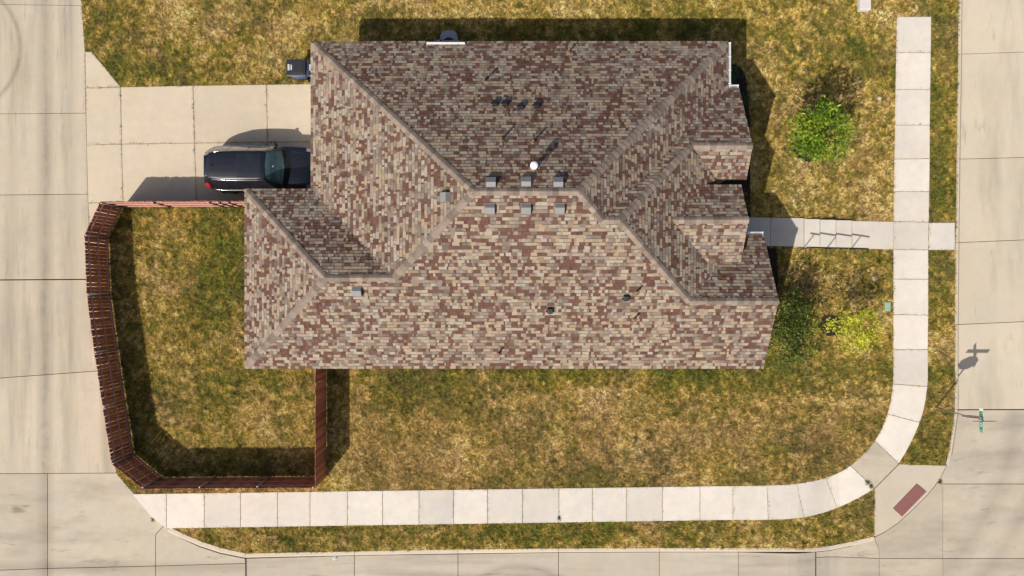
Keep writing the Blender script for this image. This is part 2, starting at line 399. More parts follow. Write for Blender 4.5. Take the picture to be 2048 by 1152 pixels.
# ------------------------------------------------------------------ sidewalk, ramp, driveway, front walk
EXCL = []
walk = empty('sidewalk'); tag(walk, 'pale concrete sidewalk of square slabs curving round the corner', None, None, 'structure')
jx = [333, 408.5, 481, 555, 620, 695, 765, 838, 907, 975, 1045, 1118, 1185, 1253, 1325, 1400, 1466]
pairs = [((x, 988 - 18 * (x - 265) / 1310), (x, 1057 - 19 * (x - 333) / 1277)) for x in jx]
pairs += [((1534, 970.5), (1537, 1040)), ((1594, 967), (1608, 1035)), ((1652, 955), (1675, 1016)), ((1701, 931), (1749, 977)), ((1750, 881), (1798, 927)),
          ((1775, 828), (1840, 845)), ((1786, 768), (1855, 773)), ((1787, 699), (1856, 699)), ((1787, 629), (1857, 630)), ((1787, 558), (1857, 558.5)),
          ((1787, 499), (1857, 499.5)), ((1787, 443), (1858, 444)), ((1788, 383), (1859, 383)), ((1789, 318), (1860, 317)), ((1790, 250), (1860, 250)),
          ((1791, 178.5), (1861, 178.5)), ((1792.5, 105), (1862, 105)), ((1794, 33), (1863, 33))]
def cr(p0, p1, p2, p3, t):
    return tuple(0.5 * (2 * b + (c - a) * t + (2 * a - 5 * b + 4 * c - d) * t * t + (3 * b - a - 3 * c + d) * t ** 3) for a, b, c, d in zip(p0, p1, p2, p3))
wpolys = [[(265, 988), (333, 987), (333, 1057), (305, 1036), (285, 1013)]]
for i in range(len(pairs) - 1):
    pm = pairs[max(0, i - 1)]; p1 = pairs[i]; p2 = pairs[i + 1]; pp = pairs[min(len(pairs) - 1, i + 2)]
    curved = 16 <= i <= 23
    inn = [p1[0]] + ([cr(pm[0], p1[0], p2[0], pp[0], t) for t in (0.25, 0.5, 0.75)] if curved else []) + [p2[0]]
    oo = [p1[1]] + ([cr(pm[1], p1[1], p2[1], pp[1], t) for t in (0.25, 0.5, 0.75)] if curved and i != 20 else []) + [p2[1]]
    wpolys.append(inn + oo[::-1])
slabs(walk, wpolys, M['walk'], 0.03, 0.10, 0.009)
cs = [o for o in walk.children][-14]
link_slab = [[(1858.5, 445), (1910, 445), (1910, 500), (1857.5, 500)]]
slabs(walk, link_slab, M['walk'], 0.03, 0.10, 0.009)
EXCL += wpolys + link_slab
walk.children[21].data.materials.clear(); walk.children[21].data.materials.append(M['apron'])
ramp_poly = [(1797, 926)] + ARC_RAMP[::-1] + [(1747, 976)]
ramp_o = empty('curb_ramp'); tag(ramp_o, 'concrete curb ramp at the street corner with red tactile plate', None, None, 'structure')
def ramp_z(x, y):
    s_ = (x * F / (HCAM + .45) + 1024) + (576 - y * F / (HCAM + .45))
    return float(P(x)) + 0.02 - 0.125 * min(1.0, max(0.0, (s_ - 2732) / 92))
ROAD_ARC = [(1748, 1074), (1770, 1063.5), (1797, 1045), (1826, 1018.5), (1855, 989.5), (1877, 962), (1893, 931)]
q = inset([G((1798.6, 928.2), 0.02)] + [G(p, -0.115) for p in ROAD_ARC[::-1]] + [G((1749.4, 977.8), 0.02)], 0.006)
obj('concrete_slab', drape(q, 0.0, 0.12, ramp_z), M['ramp'], ramp_o); EXCL.append(ramp_poly)
# tactile warning plate with rows of small domes
pl = [G(p, 0.02) for p in [(1836, 968), (1856, 985), (1807, 1035), (1788, 1018)]]
plate = obj('tactile_plate', drape(pl, 0.016, 0.02, ramp_z), M['brickred']); tag(plate, 'dark red tactile warning plate on the corner ramp', 'warning plate')
zpl = float(P(15.6)) + 0.022
bmD = bmesh.new()
a_, b_, c_, d_ = [Vector(p) for p in pl]
for i in range(8):
    for j in range(20):
        u = (i + 0.5) / 8; v = (j + 0.5) / 20
        p = a_.lerp(b_, u).lerp(d_.lerp(c_, u), v)
        r = bmesh.ops.create_cone(bmD, cap_ends=True, segments=6, radius1=0.016, radius2=0.009, depth=0.008)
        bmesh.ops.translate(bmD, vec=(p.x, p.y, ramp_z(p.x, p.y) + 0.02), verts=r['verts'])
tag(obj('domes', bmD, M['brickred'], plate), None, None, None, 'stuff')
drv = empty('driveway'); tag(drv, 'pale concrete driveway of square panels with flared apron', None, None, 'structure')
dpolys = [[(170, 103), (183, 103), (240, 172), (241, 174), (171, 176)], [(171, 176), (241, 174), (243, 288), (173, 290)], [(173, 290), (243, 288), (246, 404), (176, 406)],
          [(176, 406), (247, 404), (216, 470), (206, 500), (183, 500), (178, 440)],
          [(241, 174), (386, 171), (389, 286), (243, 288)], [(386, 171), (533, 169), (535, 284.5), (389, 286)], [(533, 169), (678, 167), (678, 283), (535, 284.5)],
          [(243, 288), (389, 286), (393, 410), (246, 410)], [(389, 286), (535, 284.5), (538, 410), (393, 410)], [(535, 284.5), (678, 283), (678, 410), (538, 410)]]
slabs(drv, dpolys, M['drive'], 0.02, 0.10, 0.009); EXCL += dpolys
fw = empty('front_walk'); tag(fw, 'concrete front walk with shallow steps down to the sidewalk', None, None, 'structure')
fpol = [([(1440, 434), (1541, 435), (1541, 492), (1440, 491)], 0.05, 'concrete_slab'), ([(1541, 435), (1608, 436), (1608, 493.5), (1541, 492)], 0.05, 'concrete_slab'),
        ([(1608, 437.5), (1640, 438), (1640, 494.3), (1608, 493.8)], -0.06, 'step'), ([(1640, 439), (1672, 439.5), (1672, 495), (1640, 494.5)], -0.17, 'step'),
        ([(1672, 440), (1704, 440.5), (1704, 495.8), (1672, 495.3)], -0.28, 'step'), ([(1704, 441.5), (1787, 443), (1787, 499), (1704, 496.5)], -0.385, 'concrete_slab')]
for pl_, z, nm in fpol:
    q = inset([A(p, z) for p in pl_], 0.006)
    obj(nm, drape(q, z, 0.35, lambda x, y: 0.0), M['walk'], fw)
EXCL += [[(1440, 433), (1787, 442), (1787, 500), (1440, 492)]]

# ------------------------------------------------------------------ house roof: planes from measured eaves and pitches
SL = 0.583; EV = 2.5
XWW, XW, XE1, XG1, XG2, XG3 = -10.76, -8.10, 8.70, 9.15, 8.83, 10.12
YS, YN, YNW = -3.24, 9.93, 3.99
planes = {  # z = a + b X + c Y
    'S': (EV - SL * YS, 0, SL), 'N': (EV + SL * YN, 0, -SL), 'W': (EV - 0.566 * XW, 0.566, 0), 'WW': (EV - 0.555 * XWW, 0.555, 0),
    'NW': (EV + SL * YNW, 0, -SL), 'E1': (EV + 0.602 * XE1, -0.602, 0), 'E2': (5.794 + SL * 3.83, -SL, 0), 'N2': (5.794 + SL * 2.41, 0, -SL),
    'G1S': (4.045 - SL * 5.41, 0, SL), 'G2N': (4.54 + SL * 2.54, 0, -SL), 'G2S': (4.54 - SL * 2.54, 0, SL), 'G3N': (4.097 - SL * 0.5, 0, -SL)}
def zp(k, x, y): a, b, c = planes[k]; return a + b * x + c * y
faces = {
    'S': [(XWW, YS), (-6.96, .375), (-4.376, .375), (-1.316, 3.345), (2.32, 3.345), (3.228, 2.41), (3.83, 2.41), (6.74, -.5), (XG3, -.5), (XG3, YS)],
    'N': [(XW, YN), (XE1, YN), (2.32, 3.345), (-1.316, 3.345)], 'W': [(XW, YN), (-1.316, 3.345), (-4.376, .375), (XW, YNW)],
    'NW': [(XWW, YNW), (XW, YNW), (-4.376, .375), (-6.96, .375)], 'WW': [(XWW, YS), (XWW, YNW), (-6.96, .375)],
    'E1': [(XE1, YN), (2.32, 3.345), (3.228, 2.41), (XE1, 8.06)], 'N2': [(3.228, 2.41), (3.83, 2.41), (6.83, 5.41), (XG1, 5.41), (XG1, 8.06), (XE1, 8.06)],
    'E2': [(3.83, 2.41), (6.83, 5.41), (8.0, 4.24), (7.85, 3.97), (7.41, 3.97), (5.98, 2.54), (7.50, 1.02), (7.60, 1.12), (8.36, 1.12), (6.74, -.5)],
    'G1S': [(6.83, 5.41), (XG1, 5.41), (XG1, 4.24), (8.0, 4.24)], 'G2N': [(5.98, 2.54), (XG2, 2.54), (XG2, 3.97), (7.41, 3.97)],
    'G2S': [(5.98, 2.54), (7.50, 1.02), (XG2, 1.02), (XG2, 2.54)],
    'G3N': [(6.74, -.5), (XG3, -.5), (XG3, 2.13), (8.45, 2.13), (8.45, 1.21)]}
house = empty('house', (0, 0, 0)); tag(house, 'single storey brick house under a hipped roof of mottled brown shingles', 'house')
V = []; Fc = []
for k, pl_ in faces.items():
    o = len(V); n = len(pl_)
    V += [(x, y, zp(k, x, y) - 0.012) for x, y in pl_] + [(x, y, zp(k, x, y) - 0.15) for x, y in pl_]
    Fc.append(tuple(range(o, o + n))); Fc.append(tuple(range(o + n, o + 2 * n))[::-1])
    for i in range(n): Fc.append((o + i, o + (i + 1) % n, o + n + (i + 1) % n, o + n + i))
bm = bmesh.new(); vv = [bm.verts.new(v) for v in V]
for f in Fc: bm.faces.new([vv[i] for i in f])
bmesh.ops.recalc_face_normals(bm, faces=bm.faces[:])
roof = obj('roof', bm, M['deck'], house)

# --- value noise for colour fields
def vnoise(x, y, seed):
    xi = np.floor(x).astype(np.int64); yi = np.floor(y).astype(np.int64); xf = x - xi; yf = y - yi
    def h(a, b):
        n = (a * 374761393 + b * 668265263 + seed * 974711) & 0x7fffffff
        n = ((n ^ (n >> 13)) * 1274126177) & 0x7fffffff
        return ((n ^ (n >> 16)) & 0xffff) / 65535.0
    u = xf * xf * (3 - 2 * xf); v = yf * yf * (3 - 2 * yf)
    return (h(xi, yi) * (1 - u) + h(xi + 1, yi) * u) * (1 - v) + (h(xi, yi + 1) * (1 - u) + h(xi + 1, yi + 1) * u) * v
def fbm(x, y, seed, octv=4, gain=0.55):
    s = 0; a = 1; t = 0
    for i in range(octv):
        s = s + a * vnoise(x * 2 ** i + 17.3 * i, y * 2 ** i - 9.1 * i, seed + i); t += a; a *= gain
    return s / t
# --- shingles
def clip_poly(sub, clipc):
    out = sub
    n = len(clipc)
    for i in range(n):
        ax, ay = clipc[i]; bx_, by_ = clipc[(i + 1) % n]
        inp = out; out = []
        if not inp: return []
        def side(p): return (bx_ - ax) * (p[1] - ay) - (by_ - ay) * (p[0] - ax)
        for j in range(len(inp)):
            p = inp[j - 1]; q2 = inp[j]; sp, sq = side(p), side(q2)
            if sq >= 0:
                if sp < 0: t = sp / (sp - sq); out.append((p[0] + (q2[0] - p[0]) * t, p[1] + (q2[1] - p[1]) * t))
                out.append(q2)
            elif sp >= 0:
                t = sp / (sp - sq); out.append((p[0] + (q2[0] - p[0]) * t, p[1] + (q2[1] - p[1]) * t))
    return out
PAL = [((0.290, 0.215, 0.146), .24), ((0.296, 0.252, 0.194), .22), ((0.196, 0.154, 0.124), .25), ((0.122, 0.062, 0.046), .22), ((0.142, 0.100, 0.073), .08)]
tabs = []
COURSE = 0.142
for k, pl_ in faces.items():
    a, b, c = planes[k]; sl_ = math.hypot(b, c); cs_ = 1 / math.sqrt(1 + sl_ * sl_)
    up2 = Vector((b, c)) / sl_; u2 = Vector((up2.y, -up2.x))
    nrm = Vector((-b, -c, 1)).normalized()
    uv = [(Vector(p).dot(u2), Vector(p).dot(up2) / cs_) for p in pl_]
    ar = sum(uv[i][0] * uv[(i + 1) % len(uv)][1] - uv[(i + 1) % len(uv)][0] * uv[i][1] for i in range(len(uv)))
    if ar < 0: uv = uv[::-1]
    u0 = min(p[0] for p in uv); u1 = max(p[0] for p in uv); v0 = min(p[1] for p in uv); v1 = max(p[1] for p in uv)
    vv_ = v0; row = 0; sd = hash(k) % 97 if False else sum(ord(ch) for ch in k)
    while vv_ < v1:
        u = u0 - random.uniform(0, 0.3); raised = random.random() < 0.5; prev = None; skew = 0
        while u < u1:
            raised = not raised
            wd = random.choice([0.08, 0.10, 0.13, 0.16, 0.20, 0.26]) if raised else random.choice([0.06, 0.09, 0.12, 0.16, 0.23])
            sk2 = random.choice([0, 0, 0.012, -0.012])
            ov = 0.022
            quad = [(u + skew, vv_), (u + wd + sk2, vv_), (u + wd - sk2, vv_ + COURSE + ov), (u - skew, vv_ + COURSE + ov)]
            skew = sk2
            cp = clip_poly(uv, quad) if (quad[0][0] < u1 and quad[1][0] > u0) else []
            if len(cp) >= 3:
                red = float(fbm(np.array([u / 0.55]), np.array([vv_ / 0.34]), 5 + sd, 2)[0])
                r_ = random.random()
                if red > 0.66 and r_ < 0.45: col = PAL[3][0]
                else:
                    r2 = random.random() * 1.0; acc = 0; col = PAL[0][0]
                    for cc_, p_ in PAL:
                        acc += p_
                        if r2 < acc: col = cc_; break
                if not raised and random.random() < 0.5: col = tuple(x * 0.8 for x in col)
                j = random.uniform(0.88, 1.12); col = tuple(x * j for x in col)
                hb = 0.023 if raised else 0.016
                top = []
                for (pu, pv) in cp:
                    p2 = u2 * pu + up2 * (pv * cs_)
                    hgt = hb - (pv - vv_) / (COURSE + ov) * 0.0165 + (0.003 if raised else 0)
                    base = Vector((p2.x, p2.y, a + b * p2.x + c * p2.y))
                    top.append((base + nrm * hgt, base - nrm * 0.01))
                area = abs(sum(cp[i][0] * cp[(i + 1) % len(cp)][1] - cp[(i + 1) % len(cp)][0] * cp[i][1] for i in range(len(cp)))) / 2
                if area > 2e-4:
                    band = []
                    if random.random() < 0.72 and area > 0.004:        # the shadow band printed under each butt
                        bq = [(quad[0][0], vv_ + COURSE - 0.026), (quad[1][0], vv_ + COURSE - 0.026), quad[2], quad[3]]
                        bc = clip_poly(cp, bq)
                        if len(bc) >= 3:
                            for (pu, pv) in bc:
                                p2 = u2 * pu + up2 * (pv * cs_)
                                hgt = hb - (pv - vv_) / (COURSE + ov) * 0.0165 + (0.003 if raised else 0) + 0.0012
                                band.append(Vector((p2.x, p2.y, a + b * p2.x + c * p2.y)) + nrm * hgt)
                    tabs.append((area / (HCAM - top[0][0].z) ** 2 * nrm.z, top, col, band))
            u += wd
        vv_ += COURSE; row += 1
tabs.sort(key=lambda t: -t[0])
def tab_mesh(lst, name):
    V = []; Fc = []; C = []
    for _, top, col, band in lst:
        o = len(V); n = len(top)
        V += [t[0] for t in top] + [t[1] for t in top]
        C += [col] * (2 * n)
        Fc.append(tuple(range(o, o + n)))
        for i in range(n): Fc.append((o + i, o + n + i, o + n + (i + 1) % n, o + (i + 1) % n))
        if band:
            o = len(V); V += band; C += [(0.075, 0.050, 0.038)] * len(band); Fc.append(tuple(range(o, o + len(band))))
    me = bpy.data.meshes.new(name); me.from_pydata(V, [], Fc)
    at = me.color_attributes.new('Col', 'FLOAT_COLOR', 'POINT')
    at.data.foreach_set('color', np.hstack([np.array(C, dtype=np.float32), np.ones((len(C), 1), np.float32)]).ravel())
    return me
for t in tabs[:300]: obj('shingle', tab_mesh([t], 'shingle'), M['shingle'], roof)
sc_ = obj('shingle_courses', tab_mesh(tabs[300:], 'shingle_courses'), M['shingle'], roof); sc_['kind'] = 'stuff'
# --- ridge and hip caps
def pt(k, x, y): return Vector((x, y, zp(k, x, y)))
caplines = [('W', 'N', (XW, YN), (-1.316, 3.345)), ('N', 'E1', (XE1, YN), (2.32, 3.345)), ('S', 'W', (-4.376, .375), (-1.316, 3.345)),
            ('S', 'N', (-1.316, 3.345), (2.32, 3.345)), ('S', 'E1', (3.228, 2.41), (2.32, 3.345)), ('S', 'N2', (3.83, 2.41), (3.228, 2.41)),
            ('E2', 'N2', (6.83, 5.41), (3.83, 2.41)), ('S', 'E2', (6.74, -.5), (3.83, 2.41)), ('S', 'G3N', (XG3, -.5), (6.74, -.5)),
            ('G1S', 'N2', (XG1, 5.41), (6.83, 5.41)), ('G2S', 'G2N', (XG2, 2.54), (5.98, 2.54)),
            ('S', 'WW', (XWW, YS), (-6.96, .375)), ('WW', 'NW', (XWW, YNW), (-6.96, .375)), ('S', 'NW', (-6.96, .375), (-4.376, .375))]
def pn(k): a, b, c = planes[k]; return Vector((-b, -c, 1)).normalized()
ncap = 0
for (k1, k2, p, q2) in caplines:
    p0 = pt(k1, *p); p1 = pt(k1, *q2); d = p1 - p0
    if p in ((XW, YN), (XE1, YN), (XWW, YS), (XWW, YNW)): p0 = p0 + d.normalized() * 0.17; d = p1 - p0
    L = d.length; d.normalize()
    sides = []
    for kk in (k1, k2):
        s = pn(kk).cross(d)
        if s.z > 0: s = -s
        sides.append((s.normalized(), pn(kk)))
    n = max(2, round(L / 0.225)); st = L / n
    mid = (sides[0][1] + sides[1][1]).normalized()
    for i in range(n):
        s0 = i * st - 0.01; s1 = (i + 1) * st + 0.03
        jit = random.uniform(-0.006, 0.006)
        Vc = []
        for s_, hh in ((s0, 0.044), (s1, 0.026)):
            c0 = p0 + d * s_
            e1 = c0 + sides[0][0] * (0.142 + jit) + sides[0][1] * (hh - 0.006); m1 = c0 + sides[0][0] * 0.05 + sides[0][1] * (hh + 0.002) 
            e2 = c0 + sides[1][0] * (0.142 - jit) + sides[1][1] * (hh - 0.006); m2 = c0 + sides[1][0] * 0.05 + sides[1][1] * (hh + 0.002)
            ap = c0 + mid * (hh + 0.004)
            Vc += [e1 - sides[0][1] * 0.03, e1, m1, ap, m2, e2, e2 - sides[1][1] * 0.03]
        Fcp = [(j, j + 1, j + 8, j + 7) for j in range(6)] + [(6, 5, 4, 3, 2, 1, 0), (7, 8, 9, 10, 11, 12, 13)]
        bm = bmesh.new(); vv = [bm.verts.new(v) for v in Vc]
        for f in Fcp: bm.faces.new([vv[x] for x in f])
        bmesh.ops.recalc_face_normals(bm, faces=bm.faces[:])
        obj('ridge_cap', bm, M['cap'], roof); ncap += 1
# --- walls
wb = bmesh.new()
def wbox(x0, x1, y0, y1, z1): bm_box(wb, (x0 + x1) / 2, (y0 + y1) / 2, z1 / 2 - 0.1, x1 - x0, y1 - y0, z1 + 0.2)
wbox(-7.65, 7.9, -2.8, 9.48, 2.42); wbox(-10.3, -7.64, -2.79, 3.54, 2.41)
def wprism(x0, x1, prof):
    a = [wb.verts.new((x0, y, z)) for y, z in prof]; b = [wb.verts.new((x1, y, z)) for y, z in prof]
    n = len(prof); wb.faces.new(a[::-1]); wb.faces.new(b)
    for i in range(n): wb.faces.new((a[i], a[(i + 1) % n], b[(i + 1) % n], b[i]))
wprism(7.0, 8.85, [(4.45, -0.1), (7.6, -0.1), (7.6, 2.60), (5.41, 3.86), (4.45, 3.32)])
wprism(7.0, 9.8, [(-2.77, -0.1), (1.8, -0.1), (1.8, 2.57), (-.5, 3.90), (-2.77, 2.58)])
wprism(7.88, 8.27, [(7.6, -0.1), (9.47, -0.1), (9.47, 2.43), (7.6, 2.43)])
wprism(8.3, 8.6, [(1.25, 2.45), (3.75, 2.45), (3.75, 3.62), (2.54, 4.33), (1.25, 3.60)])
bmesh.ops.recalc_face_normals(wb, faces=wb.faces[:])
obj('wall', wb, M['brick'], house)
for yy in (1.95, 3.72):
    obj('porch_column', box(8.45, yy, 1.2, 0.28, 0.28, 2.5, 0.01), M['brick'], house)
# doors and windows
gd = obj('garage_door', box(-7.665, 6.8, 1.1, 0.05, 4.9, 2.2, 0.01), M['white'], house)
for i in range(4):
    for j in range(8):
        obj('panel', box(-7.70, 4.66 + j * 0.611, 0.30 + i * 0.54, 0.03, 0.50, 0.42, 0.01), M['white'], gd)
dd = obj('front_door', box(7.93, 2.9, 1.1, 0.05, 0.95, 2.1, 0.01), M['lead'], house)
obj('handle', box(7.98, 3.25, 1.05, 0.05, 0.04, 0.16, 0.01), M['steel'], dd)
def window(x, y, z, wx, wy, wz):
    wn = empty('window', (0, 0, 0)); wn.parent = house
    t = 0.05
    hor = wx > wy
    bmf = bmesh.new()
    for s in (-1, 1):
        bm_box(bmf, x, y, z + s * (wz / 2), wx + (t if hor else 0), wy + (0 if hor else t), t)
        bm_box(bmf, x + (s * wx / 2 if hor else 0), y + (0 if hor else s * wy / 2), z, t if hor else wx, wy if hor else t, wz - t - 0.004)
    obj('frame', bmf, M['white'], wn)
    obj('pane', box(x, y, z, wx - (t + .004 if hor else 0.03), wy - (0.03 if hor else t + .004), wz - t - .004), M['glass'], wn)
    obj('sill', box(x, y, z - wz / 2 - 0.07, wx + (0.1 if hor else 0.08), wy + (0.08 if hor else 0.1), 0.06), M['white'], wn)
for x in (-5.5, -1.5, 3.5, 7.2): window(x, -2.81, 1.5, 1.2, 0.08, 1.3)
for x in (-4.0, 1.0, 5.0): window(x, 9.49, 1.5, 1.2, 0.08, 1.3)
for y, x in ((6.0, 8.86), (-0.5, 9.81)): window(x, y, 1.4, 0.08, 1.5, 1.5)
# --- gutters
def gutter(p0, p1, z, out):
    p0 = Vector(p0); p1 = Vector(p1); d = (p1 - p0).normalized(); o = Vector(out)
    prof = [(0.005, 0), (0.005, -0.09), (0.04, -0.11), (0.12, -0.11), (0.125, 0.0), (0.118, 0.004), (0.105, 0.0), (0.10, -0.095), (0.02, -0.095), (0.02, 0)]
    V = []
    for p in (p0, p1):
        for s, h in prof: V.append((p.x + o.x * s, p.y + o.y * s, z + h))
    n = len(prof); Fg = [(i, (i + 1) % n, n + (i + 1) % n, n + i) for i in range(n)]
    bm = bmesh.new(); vv = [bm.verts.new(v) for v in V]
    for f in Fg: bm.faces.new([vv[x] for x in f])
    bm.faces.new(vv[:n][::-1]); bm.faces.new(vv[n:])
    bmesh.ops.recalc_face_normals(bm, faces=bm.faces[:])
    gt = obj('gutter', bm, M['gutter'], house)
    L = (p1 - p0).length
    for i in range(max(2, int(L / 0.45) + 1)):
        c = p0 + d * (0.04 + (L - 0.08) * i / max(1, int(L / 0.45)))
        sx = abs(o.x) * 0.13 + abs(d.x) * 0.03; sy = abs(o.y) * 0.13 + abs(d.y) * 0.03
        obj('strap', box(c.x + o.x * 0.065, c.y + o.y * 0.065, z + 0.008, sx, sy, 0.006), M['white'], gt)
gutter((XE1, YN - 0.01), (XE1, 8.20), EV - 0.01, (1, 0)); gutter((XE1 + 0.03, 8.07), (XG1, 8.07), EV - 0.012, (0, 1))
gutter((XG2 + 0.05, 2.135), (XG3, 2.135), zp('G3N', 9, 2.13) - 0.01, (0, 1))
# --- roof vents and pipes
def roof_at(px, py, keys):
    for k in keys:
        a, b, c = planes[k]; z = 4.0
        for _ in range(12):
            X, Y = A((px, py), z); z = a + b * X + c * Y
        if point_in((X, Y), faces[k]): return k, Vector((X, Y, z))
    return k, Vector((X, Y, z))
def point_in(p, poly):
    c = False; n = len(poly)
    for i in range(n):
        x1, y1 = poly[i]; x2, y2 = poly[i - 1]
        if (y1 > p[1]) != (y2 > p[1]) and p[0] < (x2 - x1) * (p[1] - y1) / (y2 - y1) + x1: c = not c
    return c
def slope_frame(k):
    a, b, c = planes[k]; nrm = pn(k); up = Vector((b, c, b * b + c * c)).normalized(); u = up.cross(nrm)
    return u, up, nrm
def on_slope(k, p): 
    u, up, nrm = slope_frame(k); m = Matrix((u, up, nrm)).transposed().to_4x4(); m.translation = p; return m
def grey_vent(px, py, k):
    k, p = roof_at(px, py, [k])
    # hood: profile along the slope (v) and height above the roof, with a fold across the middle of its lid
    V = []; wv = 0.17; a, b, c = planes[k]; sl_ = math.hypot(b, c)
    prof = [(-0.20, 0.0), (-0.20, 0.20), (0.0, 0.235), (0.17, 0.03), (0.17, 0.0)]
    for s in (-1, 1):
        for v, h in prof: V.append((s * wv, v, sl_ * v + h))
    n = len(prof); Fv = [(i, i + 1, n + i + 1, n + i) for i in range(n - 1)] + [tuple(range(n))[::-1], tuple(n + i for i in range(n))] + [(0, n, 2 * n - 1, n - 1)]
    bm = bmesh.new(); vv = [bm.verts.new(v) for v in V]
    for f in Fv: bm.faces.new([vv[x] for x in f])
    bmesh.ops.recalc_face_normals(bm, faces=bm.faces[:])
    bmesh.ops.bevel(bm, geom=[e for e in bm.edges], offset=0.006, segments=1, affect='EDGES')
    o = obj('roof_vent', bm, M['vent_grey'], house); o.location = p; o.rotation_euler = (0, 0, math.atan2(c, b) - math.pi / 2)
    obj('flashing', box(0, -0.02, 0.028, 0.38, 0.48, 0.01, 0, Matrix.Rotation(math.atan(sl_), 3, 'X')), M['lead'], o)
for (px, py, k) in [(982, 366, 'N'), (1052, 365, 'N'), (1116, 366, 'N'), (980, 417, 'S'), (1052, 417, 'S'), (1119, 417, 'S'), (892, 395, 'W'), (715, 582, 'S')]:
    grey_vent(px, py, k)
def black_vent(px, py, k):
    k, p = roof_at(px, py, [k])
    bm = bmesh.new(); bm_box(bm, 0, 0.0, 0.09, 0.21, 0.22, 0.14, 0.02)
    o = obj('box_vent', bm, M['black'], house); o.matrix_world = on_slope(k, p)
    obj('flange', box(0, -0.07, 0.024, 0.33, 0.08, 0.012), M['black'], o)
for q_ in [(990, 210, 'N'), (1010, 210, 'N'), (1042, 216, 'N'), (1073, 214, 'N'), (1100, 619, 'S'), (1252, 594, 'S')]: black_vent(*q_)
def pipe_vent(px, py, k, h=0.46, r=0.042):
    k, p = roof_at(px, py, [k])
    o = obj('vent_pipe', tube([p - Vector((0, 0, .05)), p + Vector((0, 0, h))], r, 10), M['lead'], house, True)
    obj('pipe_boot', tube([p - Vector((0, 0, .06)), p + Vector((0, 0, 0.02)), p + Vector((0, 0, .09))], .1, 12, True, [0.13, 0.11, 0.05]), M['lead'], o, True)
for q_ in [(969, 162, 'N'), (1137, 104, 'N'), (1003, 280, 'N'), (1066, 285, 'N'), (1273, 584, 'S'), (1268, 638, 'S'), (998, 706, 'S')]: pipe_vent(*q_)
k, p = roof_at(1067, 338, ['N'])
fl = obj('flue_pipe', tube([p - Vector((0, 0, .1)), p + Vector((0, 0, .62))], .075, 14), M['galv'], house, True)
obj('flue_boot', tube([p - Vector((0, 0, .1)), p + Vector((0, 0, .03)), p + Vector((0, 0, .16))], .1, 14, True, [0.22, 0.16, 0.085]), M['lead'], fl, True)
obj('flue_cap', tube([p + Vector((0, 0, z)) for z in (.54, .56, .76, .80, .815)], .1, 16, True, [0.09, 0.135, 0.14, 0.12, 0.03]), M['white'], fl, True)

# ------------------------------------------------------------------ fence
FH = 1.725
fence = empty('cedar_fence'); tag(fence, 'tall reddish brown cedar picket fence enclosing the side yard', 'fence')
fpx = [(555, 412), (248, 413), (218, 475), (222, 587), (236, 695), (252, 798), (269, 908), (327, 955), (653, 953), (653, 700)]
fpt = [Vector(A(p, 0)) for p in fpx]
pv = [(-0.07, -0.009, 0.055), (0.07, -0.009, 0.055), (0.07, -0.009, FH - 0.035), (0.045, -0.009, FH), (-0.045, -0.009, FH), (-0.07, -0.009, FH - 0.035)]
pv2 = [(x, 0.009, z) for x, _, z in pv]
pf = [(0, 1, 2, 3, 4, 5), tuple(range(6, 12))[::-1]] + [(i, 6 + i, 6 + (i + 1) % 6, (i + 1) % 6) for i in range(6)]
pme = bpy.data.meshes.new('picket'); pme.from_pydata(pv + pv2, [], pf); pme.materials.append(M['picket'])
postme = None
def fpost(p, h=FH + 0.02, mat='steel'):
    o = obj('post', tube([(p.x, p.y, -0.1), (p.x, p.y, h)], 0.03, 8), M[mat], fence, True)
    obj('post_cap', tube([(p.x, p.y, h - 0.01), (p.x, p.y, h + 0.02), (p.x, p.y, h + 0.045)], .035, 8, True, [0.037, 0.037, 0.012]), M['galv'], o, True)
for i in range(len(fpt) - 1):
    a, b = fpt[i], fpt[i + 1]; d = (b - a); L = d.length; d.normalize(); nin = Vector((-d.y, d.x))   # yard side
    ang = math.atan2(d.y, d.x); n = max(1, round(L / 0.153))
    for j in range(n):
        c = a + d * (L * (j + 0.5) / n)
        o = bpy.data.objects.new('picket', pme); link(o, fence)
        o.location = (c.x, c.y, random.uniform(-0.015, 0.01)); o.scale.x = 1.0 if 1 <= i <= 6 else 1.085; o.rotation_euler = (random.uniform(-.006, .006), random.uniform(-.008, .008), ang + random.uniform(-.02, .02))
    for z in (0.25, 0.88, 1.5):
        m = (a + b) / 2 + nin * 0.032
        obj('rail', box(0, 0, 0, L - 0.05, 0.042, 0.088, 0.004), M['rail'], fence, False, (m.x, m.y, z), (0, 0, ang))
    m_ = a + nin * 0.085 + d * 0.04
    if i > 0: fpost(m_)
    nb = max(1, round(L / 2.45))
    if 0 < i and L > 3.2:
        for j in range(1, nb): fpost(a + d * (L * j / nb) + nin * 0.085)
for px_ in (347, 452, 470, 488): fpost(Vector(A((px_, 415), 0)), FH + 0.02, 'black')

# ------------------------------------------------------------------ parked car
def catm(tab, n):
    tab = np.array(tab, float); m = len(tab); out = []
    for i in range(m - 1):
        p0, p1, p2, p3 = tab[max(0, i - 1)], tab[i], tab[i + 1], tab[min(m - 1, i + 2)]
        for t in np.linspace(0, 1, n, endpoint=False):
            out.append(0.5 * (2 * p1 + (p2 - p0) * t + (2 * p0 - 5 * p1 + 4 * p2 - p3) * t * t + (3 * p1 - p0 - 3 * p2 + p3) * t ** 3))
    out.append(tab[-1]); return np.array(out)
